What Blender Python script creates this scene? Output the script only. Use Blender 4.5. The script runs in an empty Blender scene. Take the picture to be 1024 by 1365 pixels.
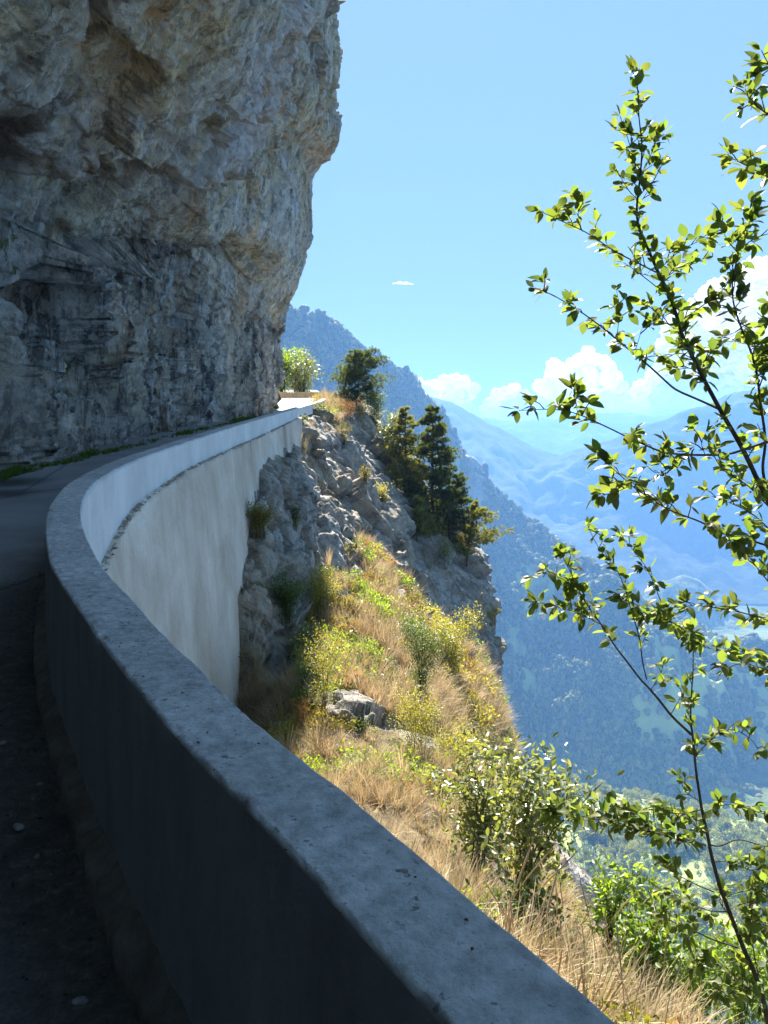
import bpy, math, random
import numpy as np
from mathutils import Vector, Matrix
from mathutils.bvhtree import BVHTree

random.seed(7)
RNG = np.random.default_rng(11)
R = math.radians
scene = bpy.context.scene
col = scene.collection

# ------------------------------------------------------------------ camera
F = 1025.0                                   # focal length in pixels of a 1024 x 1365 frame
PITCH = math.atan((682.5 - 570.0) / F)       # the eye line lies at row 570
EYE = Vector((0.0, 0.0, 1.6))
cam = bpy.data.cameras.new("camera")
cam.sensor_fit = 'VERTICAL'
cam.sensor_height = 24.0
cam.lens = 24.0 * F / 1365.0
cam.clip_start = 0.05
cam.clip_end = 120000.0
cam_ob = bpy.data.objects.new("camera", cam)
cam_ob.location = EYE
cam_ob.rotation_euler = (math.pi / 2 - PITCH, 0, 0)
col.objects.link(cam_ob)
scene.camera = cam_ob

# ------------------------------------------------------------------ sky, sun, exposure
SUN = Vector((-0.031, 0.75, 0.66)).normalized()      # towards the sun: ahead, a touch left, high
world = bpy.data.worlds.new("World")
scene.world = world
world.use_nodes = True
wn = world.node_tree
wn.nodes.clear()
wo = wn.nodes.new('ShaderNodeOutputWorld')
wb = wn.nodes.new('ShaderNodeBackground')
sky = wn.nodes.new('ShaderNodeTexSky')
sky.sky_type = 'NISHITA'
sky.sun_disc = False
sky.sun_elevation = math.asin(SUN.z)
sky.sun_rotation = math.atan2(SUN.x, SUN.y)
sky.altitude = 1100.0
sky.air_density = 1.0
sky.dust_density = 0.3
sky.ozone_density = 2.5
wb.inputs['Strength'].default_value = 0.0505
# evener and bluer than the raw texture, as the photograph's clear sky is
sg = wn.nodes.new('ShaderNodeGamma'); sg.inputs['Gamma'].default_value = 0.18
sm_ = wn.nodes.new('ShaderNodeVectorMath'); sm_.operation = 'MULTIPLY'; sm_.inputs[1].default_value = (1.22, 1.97, 2.80)
wn.links.new(sky.outputs[0], sg.inputs['Color'])
wn.links.new(sg.outputs[0], sm_.inputs[0])
wn.links.new(sm_.outputs[0], wb.inputs['Color'])
wn.links.new(wb.outputs[0], wo.inputs['Surface'])

sun = bpy.data.lights.new("sun", 'SUN')
sun.energy = 4.6
sun.angle = R(0.5)
sun.color = (1.0, 0.94, 0.85)
sun_ob = bpy.data.objects.new("sun", sun)
sun_ob.rotation_euler = (-SUN).to_track_quat('-Z', 'Y').to_euler()
sun_ob.location = (0, 0, 60)
col.objects.link(sun_ob)

scene.view_settings.view_transform = 'Standard'
scene.view_settings.look = 'None'
scene.view_settings.gamma = 1.0
scene.view_settings.use_curve_mapping = False
scene.view_settings.exposure = 2.3
cy = scene.cycles
cy.max_bounces = 8
cy.diffuse_bounces = 6
cy.transmission_bounces = 6
cy.transparent_max_bounces = 6
cy.volume_bounces = 1
cy.use_denoising = True
cy.caustics_reflective = False
cy.caustics_refractive = False

# ------------------------------------------------------------------ small maths
def ray(u, v):
    a, b = (u - 512.0) / F, (682.5 - v) / F
    return np.array([a, math.cos(PITCH) + b * math.sin(PITCH), b * math.cos(PITCH) - math.sin(PITCH)])

def at(u, v, y):
    """world point on the sight line of a photo pixel, y metres ahead"""
    d = ray(u, v)
    return np.array([d[0] * y / d[1], y, 1.6 + d[2] * y / d[1]])

def sstep(a, b, x):
    t = np.clip((x - a) / (b - a), 0, 1)
    return t * t * (3 - 2 * t)

def _h(ix, iy, iz, seed):
    h = (ix.astype(np.uint32) * np.uint32(374761393) + iy.astype(np.uint32) * np.uint32(668265263)
         + iz.astype(np.uint32) * np.uint32(2147483647 - 58) + np.uint32((seed * 974634777) & 0xffffffff))
    h = (h ^ (h >> np.uint32(13))) * np.uint32(1274126177)
    h = (h ^ (h >> np.uint32(16))) * np.uint32(2246822519)
    return h ^ (h >> np.uint32(15))

def _r(h, k=0):
    h = (h + np.uint32((k * 2654435769) & 0xffffffff)) * np.uint32(2246822519)
    h = (h ^ (h >> np.uint32(13))) * np.uint32(3266489917)
    h = h ^ (h >> np.uint32(16))
    return (h & np.uint32(0xffffff)).astype(np.float64) / 16777216.0

def perlin(p, seed=0):
    i = np.floor(p).astype(np.int64)
    f = p - i
    w = f * f * f * (f * (f * 6 - 15) + 10)
    out = 0
    for dx in (0, 1):
        wx = w[:, 0] if dx else 1 - w[:, 0]
        for dy in (0, 1):
            wy = w[:, 1] if dy else 1 - w[:, 1]
            for dz in (0, 1):
                wz = w[:, 2] if dz else 1 - w[:, 2]
                h = _h(i[:, 0] + dx, i[:, 1] + dy, i[:, 2] + dz, seed)
                g = (_r(h, 1) * 2 - 1) * (f[:, 0] - dx) + (_r(h, 2) * 2 - 1) * (f[:, 1] - dy) + (_r(h, 3) * 2 - 1) * (f[:, 2] - dz)
                out = out + g * wx * wy * wz
    return out * 1.5

def fbm(p, octaves=4, seed=0, gain=0.5, ridge=False):
    a, s, out = 1.0, 1.0, 0
    for k in range(octaves):
        n = perlin(p * s + k * 17.3, seed + k)
        out = out + a * ((1 - 2 * np.abs(n)) if ridge else n)
        a *= gain
        s *= 2.03
    return out

def worley(p, seed=0):
    """nearest two cell distances, offset from the nearest seed point and its hash"""
    i = np.floor(p).astype(np.int64)
    n = len(p)
    f1 = np.full(n, 9.0); f2 = np.full(n, 9.0)
    off = np.zeros((n, 3)); hid = np.zeros(n, np.uint32)
    for dx in (-1, 0, 1):
        for dy in (-1, 0, 1):
            for dz in (-1, 0, 1):
                c = i + np.array([dx, dy, dz])
                h = _h(c[:, 0], c[:, 1], c[:, 2], seed)
                q = c + np.stack([_r(h, 1), _r(h, 2), _r(h, 3)], 1)
                d = p - q
                dist = np.sqrt((d * d).sum(1))
                closer = dist < f1
                f2 = np.where(closer, f1, np.minimum(f2, dist))
                off[closer] = d[closer]
                hid[closer] = h[closer]
                f1 = np.where(closer, dist, f1)
    return f1, f2, off, hid

def facets(p, scale, seed, aniso=(1, 1, 1), tilt=1.0, crack=0.25):
    """broken-rock relief: each cell is its own tilted plane, with cracks between"""
    a = np.array(aniso)
    q = p * a / scale
    q = q + 0.22 * np.stack([perlin(q * 1.7, seed + 50 + k) for k in range(3)], 1)
    f1, f2, off, h = worley(q, seed)
    t = ((_r(h, 5) * 2 - 1) * off[:, 0] + (_r(h, 6) * 2 - 1) * off[:, 1] + (_r(h, 7) * 2 - 1) * off[:, 2]) * tilt
    t = t + (_r(h, 8) - 0.5) * 0.9
    return t - crack * np.exp(-((f2 - f1) / 0.07) ** 2), _r(h, 9)

def cr(points, n):
    """Catmull-Rom through points, n samples"""
    P = np.array(points, float)
    d = np.r_[0, np.cumsum(np.maximum(1e-6, np.linalg.norm(np.diff(P, axis=0), axis=1)) ** 0.5)]
    t = np.linspace(0, d[-1], n)
    m = np.empty_like(P)
    m[1:-1] = (P[2:] - P[:-2]) / (d[2:] - d[:-2])[:, None]
    m[0] = (P[1] - P[0]) / (d[1] - d[0]); m[-1] = (P[-1] - P[-2]) / (d[-1] - d[-2])
    k = np.clip(np.searchsorted(d, t, side='right') - 1, 0, len(P) - 2)
    h = (d[k + 1] - d[k]); s = ((t - d[k]) / h)[:, None]; h = h[:, None]
    return ((2 * s**3 - 3 * s**2 + 1) * P[k] + (s**3 - 2 * s**2 + s) * h * m[k]
            + (-2 * s**3 + 3 * s**2) * P[k + 1] + (s**3 - s**2) * h * m[k + 1])

def resample(P, n, bias=None):
    P = np.array(P, float)
    d = np.r_[0, np.cumsum(np.linalg.norm(np.diff(P, axis=0), axis=1))]
    t = np.linspace(0, d[-1], n) if bias is None else d[-1] * bias
    return np.stack([np.interp(t, d, P[:, k]) for k in range(P.shape[1])], 1)

def smooth_rows(A, sig):
    if sig <= 0: return A
    r = int(3 * sig) + 1
    k = np.exp(-0.5 * (np.arange(-r, r + 1) / sig) ** 2); k /= k.sum()
    B = np.pad(A, ((r, r),) + ((0, 0),) * (A.ndim - 1), mode='edge')
    return sum(k[j] * B[j:j + len(A)] for j in range(2 * r + 1))

# ------------------------------------------------------------------ mesh and object helpers
def mesh_np(name, verts, faces, smooth=False, mats=(), attrs=None, midx=None):
    verts = np.asarray(verts, np.float32); 
    me = bpy.data.meshes.new(name)
    if isinstance(faces, np.ndarray):
        nf, k = faces.shape
        me.vertices.add(len(verts)); me.vertices.foreach_set('co', verts.ravel())
        me.loops.add(nf * k); me.loops.foreach_set('vertex_index', faces.astype(np.int32).ravel())
        me.polygons.add(nf)
        me.polygons.foreach_set('loop_start', np.arange(0, nf * k, k, dtype=np.int32))
        me.polygons.foreach_set('loop_total', np.full(nf, k, np.int32))
        me.update(calc_edges=True)
    else:
        me.from_pydata([tuple(v) for v in verts], [], faces)
    if smooth:
        me.polygons.foreach_set('use_smooth', np.ones(len(me.polygons), bool))
    for m in mats: me.materials.append(m)
    if midx is not None: me.polygons.foreach_set('material_index', np.asarray(midx, np.int32))
    for k, a in (attrs or {}).items():
        at_ = me.attributes.new(k, 'FLOAT', 'POINT'); at_.data.foreach_set('value', np.asarray(a, np.float32))
    me.update()
    return me

def grid_faces(ny, nx, flip=False):
    i = np.arange((ny - 1) * (nx - 1)); r, c = i // (nx - 1), i % (nx - 1)
    a = r * nx + c
    f = np.stack([a, a + 1, a + nx + 1, a + nx], 1)
    return f[:, ::-1] if flip else f

def grid_normals(G):
    du = np.gradient(G, axis=1); dv = np.gradient(G, axis=0)
    n = np.cross(du, dv)
    return n / np.maximum(1e-9, np.linalg.norm(n, axis=2, keepdims=True))

def link(name, data, parent=None, loc=None):
    o = bpy.data.objects.new(name, data)
    col.objects.link(o)
    if parent is not None: o.parent = parent
    if loc is not None: o.location = loc
    return o

def tag(o, label=None, category=None, group=None, kind=None):
    if label: o['label'] = label
    if category: o['category'] = category
    if group: o['group'] = group
    if kind: o['kind'] = kind
    return o

def thing(name, label, category, loc=(0, 0, 0), group=None):
    o = link(name, None, loc=loc)
    o.empty_display_size = 0.2
    return tag(o, label, category, group)

class MB:
    """collects numpy pieces into one mesh"""
    def __init__(s): s.v, s.f, s.n = [], [], 0
    def add(s, v, f):
        v = np.asarray(v, float); s.v.append(v)
        s.f += [tuple(int(i) + s.n for i in q) for q in f]; s.n += len(v)
    def tube(s, P, r, sides=6, cap=True):
        P = np.asarray(P, float); r = np.broadcast_to(np.asarray(r, float), (len(P),))
        T = np.gradient(P, axis=0); T /= np.maximum(1e-9, np.linalg.norm(T, axis=1, keepdims=True))
        ref = np.array([0.3, 0.2, 1.0]) if abs(T[0][2]) < 0.8 else np.array([1.0, 0.1, 0.2])
        A = np.cross(T, ref); A /= np.maximum(1e-9, np.linalg.norm(A, axis=1, keepdims=True))
        B = np.cross(T, A)
        th = np.linspace(0, 2 * math.pi, sides, endpoint=False)
        V = (P[:, None] + r[:, None, None] * (np.cos(th)[None, :, None] * A[:, None] + np.sin(th)[None, :, None] * B[:, None])).reshape(-1, 3)
        f = []
        for i in range(len(P) - 1):
            for j in range(sides):
                k = (j + 1) % sides
                f.append((i * sides + j, i * sides + k, (i + 1) * sides + k, (i + 1) * sides + j))
        if cap:
            f.append(tuple(range(sides))[::-1]); f.append(tuple((len(P) - 1) * sides + j for j in range(sides)))
        s.add(V, f)
    def mesh(s, name, mat, smooth=True):
        return mesh_np(name, np.concatenate(s.v), s.f, smooth, (mat,))

def frames(dirs, up):
    """orthonormal frames (x along dirs, z near up)"""
    x = dirs / np.maximum(1e-9, np.linalg.norm(dirs, axis=1, keepdims=True))
    y = np.cross(up, x); y /= np.maximum(1e-6, np.linalg.norm(y, axis=1, keepdims=True))
    z = np.cross(x, y)
    return x, y, z

def stamp(tv, tf, pos, X, Y, Z, size):
    """many copies of a template as arrays"""
    n, m = len(pos), len(tv)
    V = pos[:, None] + size[:, None, None] * (tv[None, :, 0:1] * X[:, None] + tv[None, :, 1:2] * Y[:, None] + tv[None, :, 2:3] * Z[:, None])
    Fc = (np.asarray(tf)[None] + (np.arange(n) * m)[:, None, None]).reshape(-1, np.asarray(tf).shape[1])
    return V.reshape(-1, 3), Fc

# ------------------------------------------------------------------ materials
class NT:
    def __init__(s, name):
        s.m = bpy.data.materials.new(name); s.m.use_nodes = True
        s.t = s.m.node_tree; s.t.nodes.clear()
        s.out = s.n('ShaderNodeOutputMaterial')
    def n(s, typ, **kw):
        nd = s.t.nodes.new(typ)
        for k, v in kw.items(): setattr(nd, k, v)
        return nd
    def l(s, a, b): s.t.links.new(a, b)
    def val(s, sock, v):
        if hasattr(v, 'is_linked') or isinstance(v, bpy.types.NodeSocket): s.l(v, sock)
        else: sock.default_value = v
    def coord(s, scale=(1, 1, 1), rot=(0, 0, 0), obj=False):
        if obj: c = s.n('ShaderNodeTexCoord').outputs['Object']
        else: c = s.n('ShaderNodeNewGeometry').outputs['Position']
        if any(rot):                           # turn first, stretch after
            m0 = s.n('ShaderNodeMapping'); m0.inputs['Rotation'].default_value = rot
            s.l(c, m0.inputs['Vector']); c = m0.outputs[0]
        mp = s.n('ShaderNodeMapping'); mp.inputs['Scale'].default_value = scale
        s.l(c, mp.inputs['Vector']); return mp.outputs[0]
    def noise(s, vec, scale=1.0, detail=6, rough=0.6, dist=0.0):
        t = s.n('ShaderNodeTexNoise'); t.inputs['Scale'].default_value = scale; t.inputs['Detail'].default_value = detail
        t.inputs['Roughness'].default_value = rough; t.inputs['Distortion'].default_value = dist
        s.l(vec, t.inputs['Vector']); return t.outputs[0]
    def voro(s, vec, scale=1.0, feature='F1', out='Distance'):
        t = s.n('ShaderNodeTexVoronoi'); t.feature = feature; t.inputs['Scale'].default_value = scale
        s.l(vec, t.inputs['Vector']); return t.outputs[out]
    def ramp(s, fac, stops, interp='LINEAR'):
        r = s.n('ShaderNodeValToRGB'); r.color_ramp.interpolation = interp
        e = r.color_ramp.elements
        while len(e) < len(stops): e.new(0.5)
        for k, (p, c) in enumerate(stops):
            e[k].position = p
            e[k].color = (c, c, c, 1) if not hasattr(c, '__len__') else (*c, 1)
        s.l(fac, r.inputs[0]); return r.outputs[0]
    def mix(s, fac, a, b, mode='MIX'):
        m = s.n('ShaderNodeMix'); m.data_type = 'RGBA'; m.blend_type = mode
        for sock, v in ((m.inputs[0], fac), (m.inputs[6], a), (m.inputs[7], b)):
            if isinstance(v, bpy.types.NodeSocket): s.l(v, sock)
            elif hasattr(v, '__len__'): sock.default_value = (*v, 1)
            else: sock.default_value = v
        return m.outputs[2]
    def math(s, op, a, b=0.0, clamp=False):
        m = s.n('ShaderNodeMath'); m.operation = op; m.use_clamp = clamp
        s.val(m.inputs[0], a); s.val(m.inputs[1], b); return m.outputs[0]
    def attr(s, name): return s.n('ShaderNodeAttribute', attribute_name=name).outputs['Fac']
    def bump(s, h, dist=0.05, strength=1.0, nrm=None):
        b = s.n('ShaderNodeBump'); b.inputs['Distance'].default_value = dist; b.inputs['Strength'].default_value = strength
        s.l(h, b.inputs['Height'])
        if nrm is not None: s.l(nrm, b.inputs['Normal'])
        return b.outputs[0]
    def principled(s, colr, rough=0.85, normal=None, spec=0.3, **kw):
        p = s.n('ShaderNodeBsdfPrincipled')
        s.val(p.inputs['Base Color'], colr if isinstance(colr, bpy.types.NodeSocket) else (*colr, 1))
        s.val(p.inputs['Roughness'], rough); p.inputs['Specular IOR Level'].default_value = spec
        if normal is not None: s.l(normal, p.inputs['Normal'])
        for k, v in kw.items(): s.val(p.inputs[k], v)
        return p.outputs[0]
    def done(s, shader):
        s.l(shader, s.out.inputs['Surface']); return s.m

def rock_mat(name, tint=1.0, cliff=False):
    t = NT(name)
    P = t.coord()
    big = t.noise(P, 0.22, 5, 0.6)
    mid = t.noise(P, 0.9, 8, 0.68, 0.6)
    fine = t.noise(P, 5.0, 8, 0.7)
    strk = t.noise(t.coord((1.3, 1.3, 0.11), (0.22, 0, 0)), 1.0, 9, 0.70, 0.25)
    strk2 = t.noise(t.coord((3.4, 3.4, 0.7), (0.35, 0, 0)), 1.0, 8, 0.72, 0.4)
    k = tint
    base = t.ramp(mid, [(0.28, (0.19 * k, 0.18 * k, 0.16 * k)), (0.44, (0.34 * k, 0.32 * k, 0.28 * k)), (0.58, (0.44 * k, 0.42 * k, 0.38 * k)), (0.75, (0.56 * k, 0.54 * k, 0.50 * k))])
    warm = t.ramp(big, [(0.46, 0.0), (0.64, 0.7)])
    base = t.mix(warm, base, t.mix(0.75, base, (1.15, 0.94, 0.66), 'MULTIPLY'))
    if cliff:
        z = t.n('ShaderNodeSeparateXYZ'); t.l(P, z.inputs[0])
        up = t.attr('upper')
        oliv = t.ramp(t.noise(P, 0.35, 5, 0.6, 0.5), [(0.40, 0.2), (0.60, 1.0)])
        base = t.mix(t.math('MULTIPLY', up, oliv), base, t.mix(1.0, base, (1.04, 0.95, 0.70), 'MULTIPLY'))
        # black water stains running down the lower wall
        st = t.ramp(strk, [(0.43, 1.0), (0.50, 0.0)])
        st = t.math('MULTIPLY', st, t.math('SUBTRACT', 1.0, up), True)
        base = t.mix(t.math('MULTIPLY', st, 0.88), base, t.mix(1.0, base, (0.17, 0.18, 0.22), 'MULTIPLY'))
        s2 = t.math('MULTIPLY', t.ramp(strk2, [(0.43, 1.0), (0.48, 0.0)]), 0.5)
        base = t.mix(s2, base, t.mix(1.0, base, (0.20, 0.205, 0.22), 'MULTIPLY'))
        # pale lime crust
        cr_ = t.ramp(t.noise(t.coord((1.3, 1.3, 0.55), (0.3, 0, 0)), 1.5, 10, 0.76, 0.7), [(0.53, 0.0), (0.585, 1.0)])
        cr_ = t.math('MULTIPLY', cr_, t.math('ADD', 0.55, t.math('MULTIPLY', t.attr('lip'), 0.5)), True)
        base = t.mix(t.math('MULTIPLY', cr_, 0.85), base, (0.82, 0.81, 0.78))
        wt = t.attr('flow')
        base = t.mix(wt, base, t.ramp(t.noise(t.coord((2.4, 2.4, 0.35)), 1.2, 8, 0.7), [(0.3, (0.45, 0.43, 0.40)), (0.46, (0.84, 0.83, 0.80)), (0.7, (0.92, 0.91, 0.89))]))
        blk = t.noise(t.coord((1.0, 1.0, 0.8), (0.35, 0, 0)), 1.15, 10, 0.74, 0.9)
        base = t.mix(t.math('MULTIPLY', t.ramp(blk, [(0.44, 1.0), (0.475, 0.0)]), 0.48), base, t.mix(1.0, base, (0.26, 0.25, 0.24), 'MULTIPLY'))
        gry = t.noise(t.coord((1, 1, 0.7)), 2.6, 9, 0.75, 0.6)
        base = t.mix(t.math('MULTIPLY', t.ramp(gry, [(0.54, 0.0), (0.575, 1.0)]), 0.55), base, (0.66, 0.65, 0.62))
        rs = t.math('MULTIPLY', t.ramp(t.noise(t.coord((1, 1, 0.4)), 0.55, 6, 0.6, 0.3), [(0.56, 0.0), (0.66, 1.0)]), 0.6)
        base = t.mix(rs, base, t.mix(1.0, base, (0.95, 0.62, 0.34), 'MULTIPLY'))
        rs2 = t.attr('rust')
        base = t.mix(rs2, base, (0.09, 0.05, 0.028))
    else:
        strata = t.noise(t.coord((0.7, 0.7, 2.6), (0.15, -0.72, 0)), 1.5, 9, 0.78, 1.0)
        base = t.mix(t.ramp(strata, [(0.40, 0.8), (0.49, 0.0)]), base, t.mix(1.0, base, (0.42, 0.41, 0.40), 'MULTIPLY'))
        soil = t.attr('soil')
        ear = t.ramp(t.noise(P, 3.0, 8, 0.7), [(0.3, (0.10, 0.075, 0.045)), (0.5, (0.24, 0.18, 0.095)), (0.7, (0.36, 0.28, 0.15))])
        moss = t.ramp(t.noise(P, 1.1, 5, 0.6), [(0.52, 0.0), (0.66, 0.7)])
        ear = t.mix(moss, ear, (0.09, 0.10, 0.03))
        base = t.mix(soil, base, ear)
    sp = t.ramp(fine, [(0.30, 0.75), (0.6, 1.12)])
    base = t.mix(1.0, base, sp, 'MULTIPLY')
    vor = t.voro(t.coord((1, 1, 1.0), (0.3, 0.5, 0.1)), 2.6, 'DISTANCE_TO_EDGE')
    crk = t.ramp(vor, [(0.0, 0.0), (0.06, 1.0)])
    h = t.math('ADD', t.math('MULTIPLY', fine, 0.5), t.math('MULTIPLY', mid, 0.8))
    h = t.math('ADD', h, t.math('MULTIPLY', crk, 0.06))
    nb = t.bump(h, 0.30, 1.0)
    nb = t.bump(t.noise(P, 9.0, 7, 0.72, 0.3), 0.09, 0.9, nb)
    nb = t.bump(t.noise(P, 22.0, 6, 0.7), 0.03, 0.8, nb)
    return t.done(t.principled(base, 0.86, nb, 0.25))

def concrete_mat(name, c0, c1, stain=0.5, scale=1.0, streak=True, warm=(0.30, 0.24, 0.18), bumpd=0.006, speck=0.0, sides=False, grain=1.0):
    t = NT(name)
    P = t.coord()
    n1 = t.noise(P, 1.3 * scale, 7, 0.62, 0.3)
    n2 = t.noise(P, 18.0, 6, 0.7)
    base = t.mix(t.ramp(n1, [(0.35, 0.0), (0.65, 1.0)]), c0, c1)
    if streak:
        s = t.noise(t.coord((2.2, 2.2, 0.28)), 1.0 * scale, 7, 0.6, 0.2)
        base = t.mix(t.math('MULTIPLY', t.ramp(s, [(0.5, 0.0), (0.68, 1.0)]), stain), base, warm)
        base = t.mix(t.math('MULTIPLY', t.ramp(s, [(0.32, 1.0), (0.45, 0.0)]), stain * 0.6), base, tuple(min(1, 1.35 * c) for c in c1))
    base = t.mix(1.0, base, t.ramp(n2, [(0.3, 1 - 0.32 * grain), (0.65, 1 + 0.14 * grain)]), 'MULTIPLY')
    if speck:
        v = t.noise(P, 42.0, 3, 0.55)
        pit = t.ramp(v, [(0.30, 1.0), (0.38, 0.0)])
        v2 = t.noise(P, 9.0, 4, 0.6)
        pit = t.math('MULTIPLY', pit, t.ramp(v2, [(0.38, 0.0), (0.52, 1.0)]))
        base = t.mix(t.math('MULTIPLY', pit, speck), base, (0.12, 0.118, 0.112))
        lich = t.math('MULTIPLY', t.ramp(t.noise(P, 6.5, 5, 0.65), [(0.60, 0.0), (0.66, 1.0)]), 0.45)
        base = t.mix(lich, base, (0.46, 0.46, 0.45))
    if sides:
        shade_drips = t.noise(t.coord((3.0, 3.0, 0.8)), 1.6, 8, 0.7, 0.5)
        base = t.mix(t.attr('inner_shade'), base, t.ramp(shade_drips, [(0.3, (0.20, 0.195, 0.19)), (0.6, (0.27, 0.265, 0.255)), (0.75, (0.34, 0.335, 0.32))]))  # road-side face: shade put into the colour, with faint streaks
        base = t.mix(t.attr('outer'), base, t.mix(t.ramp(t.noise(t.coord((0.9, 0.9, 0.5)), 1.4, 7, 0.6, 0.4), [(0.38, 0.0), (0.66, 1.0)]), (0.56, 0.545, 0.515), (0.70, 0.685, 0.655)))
    nb = t.bump(t.noise(P, 30.0, 8, 0.75), bumpd, 1.0)
    nb = t.bump(t.noise(P, 5.0, 5, 0.6), bumpd * 2.5, 0.7, nb)
    return t.done(t.principled(base, 0.88, nb, 0.25))

def leaf_mat(name, cols, trans=0.45, rough=0.42, spec=0.45, tint=(1.9, 1.75, 0.55)):
    """cols: ramp over the random of each leaf or plant"""
    t = NT(name)
    oi = t.n('ShaderNodeObjectInfo').outputs['Random']
    ln = t.attr('rnd')
    rnd = t.math('FRACT', t.math('ADD', oi, ln))
    n = len(cols)
    c = t.ramp(rnd, [(k / max(1, n - 1), cc) for k, cc in enumerate(cols)])
    p = t.principled(c, rough, None, spec)
    tr = t.n('ShaderNodeBsdfTranslucent')
    t.l(t.mix(1.0, c, tint, 'MULTIPLY'), tr.inputs['Color'])
    m = t.n('ShaderNodeMixShader'); m.inputs[0].default_value = trans
    t.l(p, m.inputs[1]); t.l(tr.outputs[0], m.inputs[2])
    return t.done(m.outputs[0])

def bark_mat(name, a, b):
    t = NT(name)
    n = t.noise(t.coord((30, 30, 8)), 1.0, 6, 0.65)
    return t.done(t.principled(t.ramp(n, [(0.3, a), (0.7, b)]), 0.85, t.bump(n, 0.004), 0.2))

M = {}
M['cliff'] = rock_mat('cliff_rock', 1.8, True)
M['rock'] = rock_mat('hillside_rock', 1.1, False)
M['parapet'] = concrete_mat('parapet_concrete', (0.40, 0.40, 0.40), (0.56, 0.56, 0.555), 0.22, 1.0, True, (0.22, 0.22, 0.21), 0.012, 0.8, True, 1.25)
M['retain'] = concrete_mat('retaining_concrete', (0.46, 0.37, 0.28), (0.68, 0.59, 0.485), 0.5, 0.45, True, (0.40, 0.30, 0.21), 0.006, grain=0.35)
M['rubble'] = concrete_mat('ledge_mortar', (0.34, 0.29, 0.24), (0.50, 0.44, 0.37), 0.2, 3.0, False, bumpd=0.02)
M['tan_wall'] = concrete_mat('tan_masonry', (0.30, 0.23, 0.15), (0.42, 0.33, 0.22), 0.2, 2.0, False)
M['gravel'] = concrete_mat('dark_gravel', (0.03, 0.028, 0.026), (0.10, 0.095, 0.09), 0.1, 8.0, False)
M['stone'] = concrete_mat('loose_stone', (0.16, 0.16, 0.16), (0.28, 0.275, 0.27), 0.1, 8.0, False)
M['debris'] = concrete_mat('dry_debris', (0.05, 0.042, 0.035), (0.11, 0.09, 0.07), 0.1, 9.0, False)
M['bark'] = bark_mat('dark_bark', (0.03, 0.025, 0.02), (0.085, 0.07, 0.055))
M['bark_pine'] = bark_mat('pine_bark', (0.05, 0.035, 0.025), (0.12, 0.085, 0.06))
M['leaf_tree'] = leaf_mat('tree_leaf', [(0.07, 0.11, 0.03), (0.10, 0.15, 0.035), (0.14, 0.185, 0.045), (0.11, 0.155, 0.04), (0.18, 0.20, 0.055), (0.06, 0.09, 0.03), (0.15, 0.165, 0.045)], 0.62, 0.45, 0.35, (1.5, 1.5, 0.7))
M['leaf_pale'] = leaf_mat('pale_shrub_leaf', [(0.11, 0.14, 0.055), (0.16, 0.19, 0.08), (0.21, 0.23, 0.11), (0.12, 0.15, 0.055)], 0.42, 0.30, 0.7)
M['leaf_green'] = leaf_mat('green_shrub_leaf', [(0.05, 0.09, 0.025), (0.075, 0.12, 0.032), (0.11, 0.15, 0.04)], 0.45)
M['leaf_yellow'] = leaf_mat('yellow_shrub_leaf', [(0.22, 0.21, 0.035), (0.29, 0.27, 0.045), (0.16, 0.18, 0.035), (0.33, 0.29, 0.06)], 0.5)
M['leaf_bright'] = leaf_mat('bright_bramble_leaf', [(0.10, 0.17, 0.028), (0.14, 0.22, 0.035), (0.19, 0.25, 0.05), (0.08, 0.14, 0.028)], 0.58)
M['leaf_orange'] = leaf_mat('rusty_shrub_leaf', [(0.30, 0.15, 0.05), (0.36, 0.21, 0.07), (0.22, 0.14, 0.05)], 0.4, 0.6, 0.2, (1.4, 1.1, 0.7))
M['leaf_olive'] = leaf_mat('olive_tuft_leaf', [(0.14, 0.13, 0.035), (0.20, 0.17, 0.045), (0.10, 0.11, 0.03)], 0.4, 0.6, 0.2)
M['needle'] = leaf_mat('dark_needle', [(0.05, 0.078, 0.03), (0.07, 0.10, 0.036), (0.11, 0.13, 0.045)], 0.45, 0.6, 0.25)
M['needle_light'] = leaf_mat('light_needle', [(0.12, 0.14, 0.04), (0.16, 0.175, 0.05), (0.20, 0.195, 0.06)], 0.48, 0.6, 0.25)
M['grass'] = leaf_mat('dry_grass_blade', [(0.44, 0.34, 0.21), (0.52, 0.42, 0.27), (0.36, 0.26, 0.16), (0.48, 0.40, 0.25), (0.40, 0.29, 0.18), (0.27, 0.26, 0.11)], 0.33, 0.6, 0.2, (1.15, 1.05, 0.85))
M['verge'] = leaf_mat('verge_grass_blade', [(0.07, 0.13, 0.025), (0.10, 0.17, 0.03), (0.15, 0.18, 0.05)], 0.4, 0.5, 0.3)
M['forest'] = leaf_mat('forest_crown', [(0.07, 0.11, 0.035), (0.13, 0.17, 0.05), (0.26, 0.27, 0.09), (0.09, 0.125, 0.04), (0.36, 0.33, 0.13), (0.06, 0.09, 0.032)], 0.5, 0.7, 0.15)
M['forest_near'] = leaf_mat('near_forest_crown', [(0.12, 0.155, 0.05), (0.17, 0.20, 0.065), (0.23, 0.24, 0.08), (0.13, 0.16, 0.055)], 0.4, 0.6, 0.2)

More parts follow.
